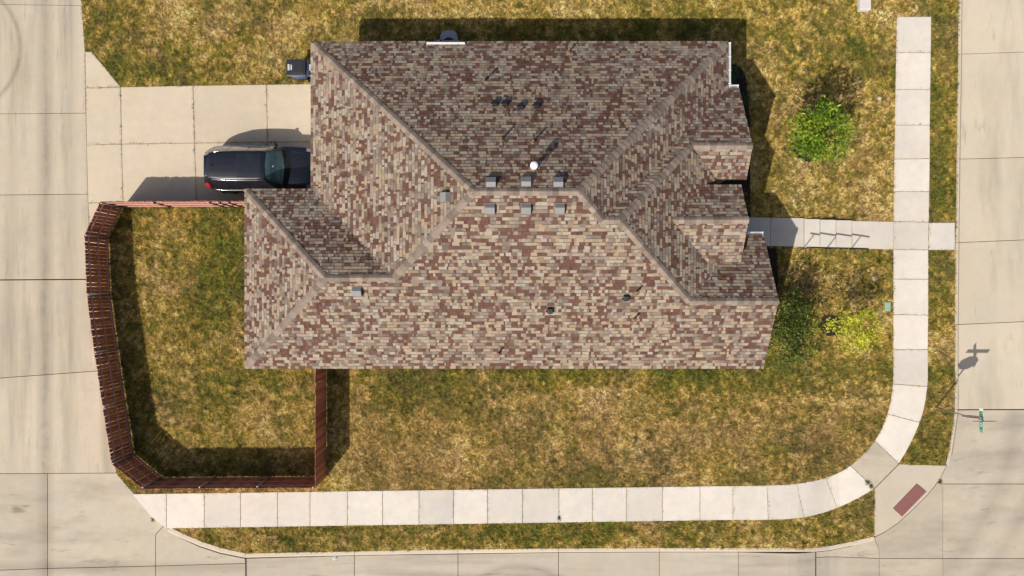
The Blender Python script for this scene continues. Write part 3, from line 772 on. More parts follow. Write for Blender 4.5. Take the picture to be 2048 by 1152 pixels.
#      x     w     zb    wb    wu    zu    zc
CAR = [(-0.05, .14, .56, .13, .12, .60, .61), (-0.03, .34, .58, .33, .30, .63, .64), (0.00, .48, .60, .45, .40, .68, .70), (0.04, .62, .74, .60, .54, .82, .85), (0.14, .75, .92, .73, .60, 1.06, 1.10), (0.30, .84, .98, .82, .47, 1.36, 1.44),
       (0.50, .91, 1.0, .89, .52, 1.58, 1.665), (0.80, .95, 1.0, .93, .575, 1.64, 1.71), (1.6, .955, .99, .93, .61, 1.66, 1.735), (2.4, .955, .98, .93, .61, 1.64, 1.715),
       (2.88, .955, .97, .93, .61, 1.57, 1.65), (3.2, .955, .965, .93, .67, 1.29, 1.37), (3.50, .955, .96, .93, .745, 1.03, 1.10), (3.72, .95, .96, .92, .765, 1.0, 1.075),
       (4.2, .94, .93, .90, .72, .98, 1.035), (4.55, .90, .88, .86, .66, .92, .965), (4.75, .82, .80, .77, .56, .83, .86), (4.85, .66, .68, .60, .44, .70, .72)]
def car_row(s):
    x, w_, zb, wb_, wu, zu, zc = s
    return [(w_ * .93, .24), (w_ * .985, .36), (w_, .58), ((w_ + wb_) / 2 + .004, (zb + .58) / 2), (wb_, zb), (wb_ - (wb_ - wu) * .5, zb + (zu - zb) * .55), (wu, zu), (wu * .86, zu + (zc - zu) * .45), (wu * .5, zu + (zc - zu) * .86), (0, zc)]
tabx = np.array([s[0] for s in CAR])
def car_station(x):
    i = int(np.clip(np.searchsorted(tabx, x) - 1, 0, len(CAR) - 2)); t = (x - tabx[i]) / (tabx[i + 1] - tabx[i])
    p0, p1, p2, p3 = [np.array(CAR[j]) for j in (max(0, i - 1), i, i + 1, min(len(CAR) - 1, i + 2))]
    m1 = (p2 - p0) / max(1e-6, p2[0] - p0[0]) * (p2[0] - p1[0]); m2 = (p3 - p1) / max(1e-6, p3[0] - p1[0]) * (p2[0] - p1[0])
    h = (2 * t ** 3 - 3 * t ** 2 + 1) * p1 + (t ** 3 - 2 * t ** 2 + t) * m1 + (-2 * t ** 3 + 3 * t ** 2) * p2 + (t ** 3 - t ** 2) * m2
    h[0] = x; return h
def car_pt(x, s, side=1, off=0.0):
    """s 0..9 along the half section from sill to centre line"""
    def at(xx, ss):
        r = car_row(car_station(xx)); i = min(int(ss), 8); t = ss - i
        return Vector((xx, side * (r[i][0] * (1 - t) + r[i + 1][0] * t), r[i][1] * (1 - t) + r[i + 1][1] * t))
    p = at(x, s)
    if off:
        e = 0.02
        du = at(min(4.84, x + e), s) - at(max(-0.03, x - e), s); dv = at(x, min(9, s + .1)) - at(x, max(0, s - .1))
        n_ = du.cross(dv).normalized()
        if n_.dot(p - Vector((x, 0, 0.7))) < 0: n_ = -n_
        p = p + n_ * off
    return p
car = empty('parked_car', (-13.17, 5.09, 0.02)); tag(car, 'dark navy sport utility vehicle parked nose in on the driveway', 'car')
xs_ = np.concatenate([[-.05, -.04, -.03, -.015, 0, .02, .05, .09], np.linspace(.14, 4.7, 70), [4.75, 4.79, 4.82, 4.85]])
ss_ = np.linspace(0, 9, 28)
V = []; Fc = []; row_n = 2 * len(ss_) - 1
for x in xs_:
    half = [car_pt(x, s, 1) for s in ss_]
    V += half + [Vector((p.x, -p.y, p.z)) for p in half[:-1][::-1]]
for i in range(len(xs_) - 1):
    for j in range(row_n - 1): Fc.append((i * row_n + j, (i + 1) * row_n + j, (i + 1) * row_n + j + 1, i * row_n + j + 1))
Fc.append(tuple(range(row_n))); Fc.append(tuple((len(xs_) - 1) * row_n + j for j in range(row_n))[::-1])
bm = bmesh.new(); vv = [bm.verts.new(v) for v in V]
for f in Fc: bm.faces.new([vv[x] for x in f])
bmesh.ops.recalc_face_normals(bm, faces=bm.faces[:])
obj('body', bm, M['paint'], car, True)
def patch(name, x0, x1, s0, s1, mat, off=0.006, nx=10, ns=6, mirror=False, full=False, x0b=None, x1b=None, parent=None):
    """a panel lying on the body: between stations x0..x1 (x0b..x1b at the upper edge) and section params s0..s1"""
    V = []; Fc = []
    cols = []
    for j in range(ns + 1):
        t = j / ns; s = s0 + (s1 - s0) * t
        a = x0 + ((x0b if x0b is not None else x0) - x0) * t; b = x1 + ((x1b if x1b is not None else x1) - x1) * t
        cols.append([car_pt(a + (b - a) * i / nx, s, -1 if mirror else 1, off) for i in range(nx + 1)])
    if full: cols = cols + [[Vector((p.x, -p.y, p.z)) for p in c] for c in cols[::-1]]
    m = len(cols)
    for c in cols: V += c
    for j in range(m - 1):
        for i in range(nx): Fc.append((j * (nx + 1) + i, j * (nx + 1) + i + 1, (j + 1) * (nx + 1) + i + 1, (j + 1) * (nx + 1) + i))
    bm = bmesh.new(); vv = [bm.verts.new(v) for v in V]
    for f in Fc:
        try: bm.faces.new([vv[x] for x in f])
        except ValueError: pass
    bmesh.ops.remove_doubles(bm, verts=bm.verts[:], dist=0.0005)
    bmesh.ops.recalc_face_normals(bm, faces=bm.faces[:])
    up = sum((f.normal.z * f.calc_area() for f in bm.faces))
    if up < 0: bmesh.ops.reverse_faces(bm, faces=bm.faces[:])
    return obj(name, bm, mat, parent or car, True)
patch('windshield', 2.95, 3.40, 6.15, 9.0, M['windshield'], 0.006, 10, 10, full=True, x0b=2.90, x1b=3.54)
patch('cowl', 3.43, 3.62, 5.9, 9.0, M['rubber'], 0.006, 4, 10, full=True, x0b=3.56, x1b=3.80)
patch('rear_window', 0.17, 0.46, 6.2, 9.0, M['glass'], 0.006, 6, 8, full=True)
patch('sunroof', 1.75, 2.72, 7.1, 9.0, M['glass'], 0.004, 8, 5, full=True)
for mi in (False, True):
    patch('side_window', 0.62, 1.28, 4.15, 5.85, M['glass'], 0.006, 6, 4, mi, x0b=0.72)
    patch('side_window', 1.36, 2.12, 4.15, 5.9, M['glass'], 0.006, 6, 4, mi)
    patch('side_window', 2.20, 3.12, 4.15, 5.85, M['glass'], 0.006, 6, 4, mi, x1b=2.86)
    sg = -1 if mi else 1
    pts = [car_pt(x, 4.05, sg, 0.012) for x in np.linspace(0.5, 3.2, 24)]
    obj('window_trim', tube(pts, 0.011, 6), M['chrome'], car, True)
    pts = [car_pt(x, 5.95, sg, 0.010) for x in np.linspace(0.7, 2.9, 24)] 
    obj('window_trim', tube([car_pt(0.5, 4.05, sg, .012)] + pts, 0.008, 6), M['chrome'], car, True)
    pts = [car_pt(x, 6.25, sg, 0.035 if 0.7 < x < 2.6 else 0.004) for x in np.linspace(0.62, 2.7, 20)]
    obj('roof_rail', tube(pts, 0.016, 6), M['steel'] if False else M['paint'], car, True)
    patch('tail_lamp', 0.05, 0.40, 3.0, 5.0, M['lamp_red'], 0.008, 5, 5, mi)
    patch('headlight', 4.42, 4.72, 3.6, 5.6, M['lamp_clear'], 0.008, 5, 5, mi)
    mr = obj('wing_mirror', box(3.12, sg * 1.06, 1.0, 0.14, 0.20, 0.13, 0.045), M['paint'], car, True)
    obj('mirror_arm', box(3.16, sg * 0.95, 0.955, 0.08, 0.10, 0.05, 0.01), M['rubber'], mr)
    for x in (1.38, 2.28): obj('door_handle', tube([car_pt(x, 3.55, sg, .012), car_pt(x + .06, 3.58, sg, .035), car_pt(x + .16, 3.58, sg, .035), car_pt(x + .22, 3.55, sg, .012)], 0.011, 6), M['paint'], car, True)
    for x in (0.92, 3.85):
        wv_ = obj('wheel', tube([(x, sg * .74, .34), (x, sg * .765, .34), (x, sg * .935, .34), (x, sg * .962, .34)], .34, 28, True, [.30, .34, .34, .30]), M['rubber'], car, True)
        obj('rim', tube([(x, sg * .93, .34), (x, sg * .968, .34)], .22, 20), M['steel'], wv_, False)
    obj('roof_seam', tube([car_pt(x, 6.9, sg, 0.0) for x in np.linspace(0.62, 2.82, 24)], 0.007, 5), M['rubber'], car, True)
    obj('hood_crease', tube([car_pt(x, 6.6 + 0.25 * (x - 3.8), sg, 0.0015) for x in np.linspace(3.78, 4.6, 14)], 0.007, 5), M['paint'], car, True)
    obj('wiper', tube([car_pt(3.56, 7.2 + (0.5 if mi else 0), sg, .02), car_pt(3.49, 8.6, sg, .02)], 0.008, 5), M['rubber'], car, True)
obj('rear_bumper', box(0.035, 0, 0.45, 0.10, 1.35, 0.2, 0.04), M['rubber'], car, True)
obj('antenna', box(0.72, 0, 1.735, 0.11, 0.035, 0.05, 0.015), M['rubber'], car, True)
obj('number_plate', box(-0.005, 0, 0.70, 0.02, 0.32, 0.15, 0.004), M['white'], car)
obj('spoiler', box(0.47, 0, 1.63, 0.22, 0.86, 0.05, 0.022), M['paint'], car, True)
obj('windshield_sticker', box(3.16, 0.0, 1.418, 0.05, 0.05, 0.006, 0, Matrix.Rotation(0.75, 3, 'Y')), M['white'], car)

# ------------------------------------------------------------------ wheeled bins
def wheeled_bin(name, x, y, rot, label):
    b = empty(name, (x, y, 0.0), rot); tag(b, label, 'bin', 'wheeled bins beside the driveway')
    bm = bmesh.new(); r = bmesh.ops.create_cube(bm, size=1)
    for v in bm.verts:
        t = v.co.z + 0.5; v.co.x *= 0.58 + 0.20 * t; v.co.y *= 0.50 + 0.15 * t; v.co.z = 0.08 + 0.90 * t
    bmesh.ops.bevel(bm, geom=[e for e in bm.edges if abs(e.verts[0].co.z - e.verts[1].co.z) > .3], offset=.07, segments=3, affect='EDGES')
    obj('bin_body', bm, M['bin_blue'], b, True)
    bm = bmesh.new(); bm_box(bm, -0.03, 0, 1.01, 0.82, 0.70, 0.07, 0.03)
    lid = obj('lid', bm, M['bin_lid'], b)
    obj('lid_rim', merge(tube([(-.43, -.33, .985), (-.43, .33, .985)], .012, 6), tube([(-.43, .345, .985), (.36, .345, .985)], .012, 6), tube([(-.43, -.345, .985), (.36, -.345, .985)], .012, 6)), M['plastic_grey'], lid, True)
    obj('lid_panel', box(0.02, 0, 1.052, 0.52, 0.5, 0.018, 0.008), M['bin_lid'], lid)
    lb = bmesh.new()
    for i in range(6): bm_box(lb, -0.335 + (i % 2) * 0.0, -0.11 + i * 0.044, 1.0495, 0.085, 0.024, 0.004)
    for i in range(5): bm_box(lb, -0.215 + random.uniform(-.01, .01), -0.10 + i * 0.046, 1.0495 + .016, 0.055, 0.026, 0.004)
    obj('printed_label', lb, M['white'], lid)
    obj('handle', tube([(.36, -.26, .93), (.47, -.26, .98), (.47, .26, .98), (.36, .26, .93)], .018, 8), M['bin_blue'], b, True)
    for s in (-1, 1):
        obj('wheel', tube([(.33, s * .25, .13), (.33, s * .32, .13)], .13, 16), M['rubber'], b, True)
    return b
x, y = A((608, 150), 0); wheeled_bin('wheeled_bin', x, y, 0.0, 'blue wheeled bin with black lid, fully clear of the roof edge')
x, y = A((648, 150), 0); wheeled_bin('wheeled_bin', x + 0.04, y, 0.02, 'wheeled bin mostly hidden under the roof eave')

# ------------------------------------------------------------------ grey stand behind the house
st = empty('hoop_stand', (*A((899, 80), 0), 0)); tag(st, 'grey rounded stand with white top bar at the shaded back wall', 'stand')
o_ = Vector(A((899, 80), 0))
prof = [(-0.43, -0.42), (-0.36, 0.12), (-0.27, 0.27), (-0.12, 0.31), (0.12, 0.31), (0.27, 0.27), (0.36, 0.12), (0.43, -0.42)]
arc = [(0.33 * math.cos(t), -0.35 + 0.36 * math.sin(t)) for t in np.linspace(0.05, math.pi - 0.05, 14)]
ring = prof + [(x, y) for x, y in arc]
bm = bmesh.new(); f = bm.faces.new([bm.verts.new((x, y, 0.30)) for x, y in ring])
r = bmesh.ops.extrude_face_region(bm, geom=[f]); bmesh.ops.translate(bm, vec=(0, 0, -0.30), verts=[g for g in r['geom'] if isinstance(g, bmesh.types.BMVert)])
bmesh.ops.recalc_face_normals(bm, faces=bm.faces[:])
obj('base_tank', bm, M['plastic_grey'], st)
obj('recess', box(0, -0.3, 0.05, 0.66, 0.62, 0.10, 0.02), M['black'], st)
obj('wheel', tube([(0.02, -0.22, .1), (0.02, -0.22, .28)], .1, 14), M['plastic_grey'], st, True)
bar = A((891.5, 86.5), 2.66)
obj('pole', tube([(-0.1, -0.30, 0.05), (-0.12, 10.02 - o_.y, 1.4), (-0.14, 10.02 - o_.y, 2.5)], .04, 8), M['black'], st, True)
obj('backboard', box(bar[0] - o_.x, bar[1] - o_.y, 2.665, 1.54, 0.085, 0.05, 0.008), M['gutter'], st)
br_ = A((894, 82.3), 2.4)
obj('bracket', box(br_[0] - o_.x, br_[1] - o_.y + .03, 2.37, 1.02, 0.03, 0.04), M['plastic_grey'], st)

# ------------------------------------------------------------------ street sign
def text_mesh(s, size, depth=0.001):
    cu = bpy.data.curves.new('t', 'FONT'); cu.body = s; cu.size = size; cu.extrude = depth; cu.align_x = 'CENTER'; cu.align_y = 'CENTER'
    o = bpy.data.objects.new('t', cu); COL.objects.link(o); bpy.context.view_layer.update()
    me = bpy.data.meshes.new_from_object(o.evaluated_get(bpy.context.evaluated_depsgraph_get()))
    bpy.data.objects.remove(o); me.materials.clear(); return me
sx_, sy_ = G((1872, 815)); sz = float(P(sx_))
sg = empty('street_sign', (sx_, sy_, sz)); tag(sg, 'stop sign post topped by two crossed green street name blades', 'street sign')
obj('post', tube([(0, 0, -.2), (0, 0, 3.05)], 0.032, 8), M['steel'], sg, True)
oc = [(0.38 / math.cos(math.pi / 8) * math.cos(math.pi / 8 + i * math.pi / 4), 0.38 / math.cos(math.pi / 8) * math.sin(math.pi / 8 + i * math.pi / 4)) for i in range(8)]
def octo(scale, y0, y1): 
    V = [(x * scale, y0, 2.42 + z * scale) for x, z in oc] + [(x * scale, y1, 2.42 + z * scale) for x, z in oc]
    return V, [tuple(range(8)), tuple(range(8, 16))[::-1]] + [(i, 8 + i, 8 + (i + 1) % 8, (i + 1) % 8) for i in range(8)]
sp_ = obj('stop_plate', octo(1.0, 0.036, 0.041), M['white'], sg)
obj('red_face', octo(0.95, 0.0415, 0.043), M['red_sign'], sp_)
t = obj('lettering', text_mesh('STOP', 0.33), M['white'], sp_, False, (0, 0.0445, 2.42), (math.pi / 2, 0, math.pi))
def blade(name, z, rz, white=True):
    bl = obj(name, box(0, 0, 0, 0.98, 0.006, 0.20, 0.002), M['green_sign'], sg, False, (0, 0, z), (0, 0, rz))
    obj('border', box(0, 0, 0, 0.99, 0.004, 0.21), M['white'], bl)
    for s in (1, -1):
        rr = (math.pi / 2, 0, 0) if s == -1 else (math.pi / 2, 0, math.pi)
        obj('lettering', text_mesh('NAPLES', 0.17), M['white'], bl, False, (-0.02 * -s, s * 0.0048, 0.0), rr)
        obj('lettering', text_mesh('LN', 0.08), M['white'], bl, False, (-s * 0.42, s * 0.0048, 0.04), rr)
        obj('lettering', text_mesh('1000', 0.06), M['white'], bl, False, (-s * 0.42, s * 0.0048, -0.05), rr)
        obj('end_panel', box(s * 0.425, s * 0.0042, 0, 0.12, 0.002, 0.20), M['white'], bl)
    return bl
blade('name_blade', 2.93, math.pi / 2); blade('name_blade', 3.16, 0.0)
obj('blade_bracket', box(0, 0, 3.045, 0.06, 0.06, 0.03, 0.005), M['black'], sg)

# ------------------------------------------------------------------ handrail on the front steps
hr = empty('handrail', (0, 0, 0)); tag(hr, 'thin black metal handrail along the front steps', 'handrail')
hb = [A((1607, 496), -0.03), A((1652, 497), -0.2), A((1701, 498), -0.38)]
hz = [0.0, -0.18, -0.36]
for (x, y), z in zip(hb, hz): obj('post', tube([(x, y - .02, z - 0.3), (x, y - .02, z + 0.78)], 0.021, 8), M['black'], hr, True)
rp = [(hb[0][0] - 0.2, hb[0][1] - .02, 0.826)] + [(x, y - .02, z + 0.79) for (x, y), z in zip(hb, hz)] + [(hb[2][0] + 0.4, hb[2][1] - .03, 0.36)]
obj('rail', tube(rp, 0.03, 8), M['black'], hr, True)

# ------------------------------------------------------------------ mulch beds
def mulch(name, poly, label, dz=0.02):
    o = obj(name, drape([G(p) for p in poly], dz, 0.05, None, 0), M['mulch']); tag(o, label, None, None, 'structure')
    xy = np.array([G(p) for p in poly]); x0, y0 = xy.min(0); x1, y1 = xy.max(0)
    n = int((x1 - x0) * (y1 - y0) * 260); V = []; Fc = []
    for _ in range(n):
        x = random.uniform(x0, x1); y = random.uniform(y0, y1)
        if not point_in((x, y), [tuple(p) for p in xy]): continue
        a = random.uniform(0, 6.3); l = random.uniform(.03, .08); w2 = random.uniform(.008, .02); z = float(P(x)) + dz + random.uniform(.004, .03)
        dx, dy = math.cos(a) * l, math.sin(a) * l; ex, ey_ = -math.sin(a) * w2, math.cos(a) * w2; t = random.uniform(-.02, .02); o2 = len(V)
        V += [(x - dx - ex, y - dy - ey_, z - t), (x + dx - ex, y + dy - ey_, z + t), (x + dx + ex, y + dy + ey_, z + t), (x - dx + ex, y - dy + ey_, z - t)]
        Fc.append((o2, o2 + 1, o2 + 2, o2 + 3))
    tag(obj('wood_chips', (V, Fc), M['mulch'], o), None, None, None, 'stuff')
    return [tuple(p) for p in poly]
MUL = []
MUL.append(mulch('mulch_bed', [(1400, 128), (1466, 128), (1482, 136), (1492, 158), (1496, 190), (1500, 290), (1500, 434), (1440, 434), (1400, 300)], 'dark mulch bed along the front wall above the walk'))
MUL.append(mulch('mulch_bed', [(1440, 494), (1553, 496), (1556, 560), (1552, 620), (1536, 690), (1440, 690)], 'dark mulch bed below the walk at the house corner'))
def blob(cx, cy, rx, ry, n=14, seed=1):
    rr = random.Random(seed); return [(cx + rx * math.cos(i * 2 * math.pi / n) * rr.uniform(.8, 1.15), cy + ry * math.sin(i * 2 * math.pi / n) * rr.uniform(.8, 1.15)) for i in range(n)]
MUL.append(mulch('mulch_ring', blob(1613, 300, 26, 24, 14, 3), 'dark mulch ring under the glossy green tree'))
MUL.append(mulch('mulch_ring', blob(1662, 650, 27, 22, 14, 5), 'dark mulch ring under the sparse yellow green tree'))

# ------------------------------------------------------------------ trees and shrubs
def leaf_mesh(name, pts, nrm_bias, size, cols, aspect=0.42, rs=None):
    rs = rs or np.random.default_rng(3)
    n = len(pts); d = rs.normal(size=(n, 3)) * np.array([1, 1, .3]) + nrm_bias
    d /= np.linalg.norm(d, axis=1)[:, None]
    up = np.tile([0, 0, 1.0], (n, 1)) + rs.normal(size=(n, 3)) * 0.55
    s = np.cross(d, up); s /= np.linalg.norm(s, axis=1)[:, None] + 1e-9
    nn = np.cross(s, d)
    L = size * rs.uniform(.7, 1.25, n)[:, None]; W = L * aspect
    a = pts; b = pts + d * L * .5 + s * W * .5 - nn * W * .08; c = pts + d * L - nn * L * .12; e = pts + d * L * .5 - s * W * .5 - nn * W * .08; m = pts + d * L * .5 + nn * W * .06
    V = np.stack([a, b, c, e, m], 1).reshape(-1, 3)
    base = np.arange(n)[:, None] * 5
    T = np.concatenate([base + [0, 1, 4], base + [1, 2, 4], base + [2, 3, 4], base + [3, 0, 4]], 1).reshape(-1, 3)
    me = bpy.data.meshes.new(name)
    fast_tris(me, V, T, np.repeat(cols, 5, 0)); return me
def fast_tris(me, V, T, C):
    me.vertices.add(len(V)); me.vertices.foreach_set('co', V.astype(np.float32).ravel())
    me.loops.add(T.size); me.loops.foreach_set('vertex_index', T.astype(np.int32).ravel())
    me.polygons.add(len(T)); me.polygons.foreach_set('loop_start', np.arange(0, T.size, 3, dtype=np.int32))
    at = me.color_attributes.new('Col', 'FLOAT_COLOR', 'POINT')
    at.data.foreach_set('color', np.hstack([C, np.ones((len(C), 1))]).astype(np.float32).ravel())
    me.update(calc_edges=True); me.validate()
def make_tree(name, base, center, rad, n_clump, per, leaf, pal, label, cat='tree', group=None, seed=1, trunk_r=0.045, stems=1, clump_r=0.22, bias=(0, 0, 0), shell=0.45, sq=1.0, flat=1.0):
    rs = np.random.default_rng(seed); rr = random.Random(seed)
    t = empty(name, base); tag(t, label, cat, group)
    bz = Vector(base)
    lc = np.array(center) - np.array(base)
    tips = []
    for i in range(n_clump):
        v = rs.normal(size=3); v /= np.linalg.norm(v); r = rs.uniform(shell, 1.0) ** (1 / 2.2)
        wob = 1.28 - 0.62 * rs.random() ** 1.4
        tips.append(lc + v * np.array(rad) * r * wob)
    tips = np.array(tips); tips[:, 2] = np.maximum(tips[:, 2], 0.12)
    parts = []
    for s in range(stems):
        jx, jy = (rr.uniform(-.12, .12), rr.uniform(-.12, .12)) if stems > 1 else (0, 0)
        top = Vector(lc) + Vector((jx * 3, jy * 3, rad[2] * .55))
        mid = Vector((jx + lc[0] * .35, jy + lc[1] * .35, lc[2] * .5))
        parts.append(tube([(jx * .5, jy * .5, -.05), mid, top], trunk_r, 8, True, [trunk_r, trunk_r * .8, trunk_r * .25]))
    obj('trunk', merge(*parts), M['bark'], t, True)
    bparts = []
    for tp in tips[::2]:
        h = np.clip(rs.uniform(.35, .85), 0, 1); st_ = Vector((lc[0] * h, lc[1] * h, max(.1, lc[2] * h)))
        md = st_.lerp(Vector(tp), .5) + Vector((0, 0, .06))
        bparts.append(tube([st_, md, Vector(tp)], .012, 5, False, [trunk_r * .4, trunk_r * .25, .004]))
    obj('branches', merge(*bparts), M['bark'], t, True)
    pts = []; cl = []; bi = []
    pal = np.array(pal)
    for tp in tips:
        k = int(per * rs.uniform(.6, 1.4)); q = rs.normal(size=(k, 3)) * clump_r * np.array([1, 1, .7 * flat]); pts.append(tp + q)
        f = rs.random() * .6 + .4 * rs.random(k); f = np.clip(f, 0, .999) * (len(pal) - 1); i0 = f.astype(int); w_ = (f - i0)[:, None]
        cl.append((pal[i0] * (1 - w_) + pal[i0 + 1] * w_) * rs.uniform(.8, 1.2, (k, 1)))
        od = (tp - lc); od = od / (np.linalg.norm(od) + 1e-6); bi.append(np.tile(od * np.array([.7, .7, .25]) + np.array(bias), (k, 1)))
    pts = np.concatenate(pts); pts[:, 2] = np.maximum(pts[:, 2], .06)
    me = leaf_mesh('crown', pts, np.concatenate(bi), leaf, np.concatenate(cl), rs=rs)
    obj('crown', me, M['leaf'], t)
    return t
def G3(px, py): x, y = G((px, py)); return (x, y, float(P(x)))
def at_h(px, py, z): x, y = A((px, py), z); return (x, y, z)
make_tree('young_tree', G3(1609, 297), at_h(1648, 265, 2.2), (0.96, 1.04, 0.95), 74, 36, 0.165,
          [(.035, .07, .006), (.11, .19, .012), (.23, .33, .018), (.46, .50, .04)], 'young tree with dense glossy bright green leaves in a mulch ring', 'tree', 'young trees in the front yard', 5, 0.05, clump_r=0.17, shell=0.25)
make_tree('young_tree', G3(1660, 652), at_h(1714, 662, 1.9), (1.08, 0.92, 0.6), 50, 26, 0.12,
          [(.24, .27, .02), (.50, .51, .03), (.68, .64, .08)], 'young tree with sparse yellow green leaves near the sidewalk', 'tree', 'young trees in the front yard', 9, 0.03, clump_r=0.125, shell=0.1)
make_tree('leafy_shrub', G3(1542, 655), at_h(1584, 668, 1.7), (0.98, 1.4, 0.85), 135, 27, 0.12,
          [(.018, .03, .005), (.045, .07, .008), (.11, .15, .014), (.30, .29, .04)], 'tall loose dark green shrub at the corner of the house', 'shrub', None, 13, 0.03, 4, clump_r=0.17, shell=0.1)
make_tree('round_shrub', G3(1452, 156), at_h(1463, 150, 0.45), (0.30, 0.36, 0.30), 26, 26, 0.06, [(.02, .05, .008), (.05, .11, .014)], 'small round green shrub beside the white gutter', 'shrub', 'small shrubs along the front wall', 21, 0.02, clump_r=0.08)
make_tree('round_shrub', G3(1478, 212), at_h(1488, 205, 0.4), (0.22, 0.38, 0.26), 20, 24, 0.06, [(.02, .05, .008), (.045, .09, .014)], 'small dark shrub half under the upper gable eave', 'shrub', 'small shrubs along the front wall', 22, 0.02, clump_r=0.08)
make_tree('round_shrub', G3(1478, 408), at_h(1488, 405, 0.5), (0.27, 0.5, 0.34), 26, 26, 0.06, [(.10, .13, .012), (.19, .19, .02)], 'yellow green shrub in the bed just above the front walk', 'shrub', 'small shrubs along the front wall', 23, 0.02, clump_r=0.08)

# ------------------------------------------------------------------ grass: blades over the lot, coloured by soil and drought patches
def in_poly(x, y, poly):
    c = np.zeros(len(x), bool); n = len(poly)
    for i in range(n):
        x1, y1 = poly[i]; x2, y2 = poly[i - 1]
        if y1 == y2: continue
        c ^= ((y1 > y) != (y2 > y)) & (x < (x2 - x1) * (y - y1) / (y2 - y1) + x1)
    return c
def lawn_colour(x, y):
    px = x * F / HCAM + 1024; py = 576 - y * F / HCAM
    big = fbm(x / 2.4, y / 2.4, 31, 4); med = fbm(x / 0.75, y / 0.75, 57, 3); sm = fbm(x / 0.2, y / 0.2, 77, 2)
    t = 0.50 + (big - .5) * 1.1 + (med - .5) * 0.75 + (sm - .5) * 1.1       # 0 green .. 1 straw
    def sp(cx, cy, rx, ry, a): return a * np.exp(-(((px - cx) / rx) ** 2 + ((py - cy) / ry) ** 2))
    t += sp(380, 600, 190, 300, -.14) + sp(470, 520, 70, 190, -.36) + sp(580, 760, 90, 45, -.35) + sp(330, 440, 120, 35, -.12) + sp(1400, 748, 380, 32, -.5) + sp(860, 765, 230, 60, -.36) + sp(770, 800, 60, 60, -.2)
    t += sp(1885, 600, 32, 420, -.20) + sp(1870, 180, 25, 120, -.2) + sp(595, 150, 50, 22, -.45) + sp(1000, 1070, 700, 28, -.12) + sp(1160, 60, 500, 40, -.22)
    t += sp(1120, 880, 480, 90, .16) + sp(1180, 790, 90, 40, .3) + sp(1640, 160, 180, 120, .20) + sp(1640, 390, 130, 70, .22) + sp(420, 80, 230, 80, .12) + sp(1400, 10, 500, 50, .12) + sp(1600, 550, 60, 50, .22)
    t += sp(1100, 1075, 90, 20, -.15) + sp(1660, 1060, 130, 40, .08) + sp(500, 860, 160, 60, .08) + sp(1500, 900, 200, 60, .06)
    red = fbm(x / 1.3, y / 1.3, 91, 3) + sp(1180, 790, 110, 45, .25) + sp(1600, 550, 55, 45, .35) + sp(1615, 320, 45, 35, .3) + sp(1700, 480, 900, 700, 0) + sp(1120, 880, 560, 120, .12) + sp(480, 800, 130, 90, .06) + sp(400, 70, 300, 80, .08)
    stops = [(-.2, (.085, .105, .016)), (.2, (.178, .162, .026)), (.45, (.318, .230, .048)), (.70, (.470, .325, .100)), (1.1, (.600, .425, .175))]
    ts = np.array([s[0] for s in stops]); cs2 = np.array([s[1] for s in stops])
    C = np.stack([np.interp(t, ts, cs2[:, i]) for i in range(3)], 1)
    w_ = np.clip((red - .56) * 4, 0, 1)[:, None] * .5
    C = C * (1 - w_) + (C.mean(1, keepdims=True) * np.array([1.55, 1.0, .55])) * w_
    sw = (np.clip((py - 770) / 90, 0, 1) * np.clip((px - 680) / 80, 0, 1) * np.clip((1010 - py) / 30, 0, 1) * (.25 + .75 * np.clip((fbm(x / 1.7, y / 1.7, 611, 3) - .3) * 2.6, 0, 1)))[:, None] * .55
    C = C * (1 - sw) + np.array([.285, .180, .075]) * sw                           # dead brown turf of the side lawn
    hol = np.clip((fbm(x / 0.17, y / 0.17, 123, 3) - .50) * 5, 0, 1)[:, None]        # dark holes between clumps, put into the blade colour
    spr = fbm(x / 0.30, y / 0.30, 411, 4, .68) + (fbm(x / 2.1, y / 2.1, 431, 3) - .5) * .55      # darker green sprigs, gathered in loose drifts
    ws = (np.clip((spr - .565) * 12, 0, 1) * .55)[:, None]
    C = C * (1 - ws) + np.array([.075, .090, .020]) * ws
    gr_ = .22 + 1.56 * (vnoise(x / .085, y / .085, 517) * .6 + vnoise(x / .05 + 3, y / .05, 519) * .4)
    return C * (1.40 - .55 * hol) * gr_[:, None]
lx = np.array(LOTXY); 
dens = 2350; x0, x1, y0, y1 = -20.5, 21.5, -12.8, 14.2
n = int((x1 - x0) * (y1 - y0) * dens)
bxs = RNG.uniform(x0, x1, n); bys = RNG.uniform(y0, y1, n)
ok = in_poly(bxs, bys, LOTXY)
def shrink(poly): return inset([G(p) for p in poly], 0.02)
for pl_ in EXCL: ok &= ~in_poly(bxs, bys, shrink(pl_))
for bxx in ((-7.75, 8.2, -2.85, 9.5), (-10.35, -7.6, -2.85, 3.6), (8.0, 9.7, -2.8, 1.9), (7.9, 8.8, 4.4, 7.6)):
    ok &= ~((bxs > bxx[0]) & (bxs < bxx[1]) & (bys > bxx[2]) & (bys < bxx[3]))
thin = np.ones(n)
for pl_ in MUL: thin[in_poly(bxs, bys, [G(p) for p in pl_])] = 0.03
thin *= np.clip(0.55 + 1.2 * (fbm(bxs / .5, bys / .5, 203, 3) - .3), .25, 1)
ok &= RNG.random(n) < thin
bxs = bxs[ok]; bys = bys[ok]; n = len(bxs)
C = lawn_colour(bxs, bys) * RNG.uniform(.62, 1.38, (n, 1)) * (1 + RNG.normal(0, .05, (n, 3)))
ang = fbm(bxs / .16, bys / .16, 301, 2) * 14 + RNG.normal(0, .8, n)
ln = RNG.uniform(.05, .125, n) * (0.75 + 0.5 * fbm(bxs / .6, bys / .6, 311, 2)); el = RNG.uniform(.25, 1.0, n); wd = RNG.uniform(.007, .015, n)
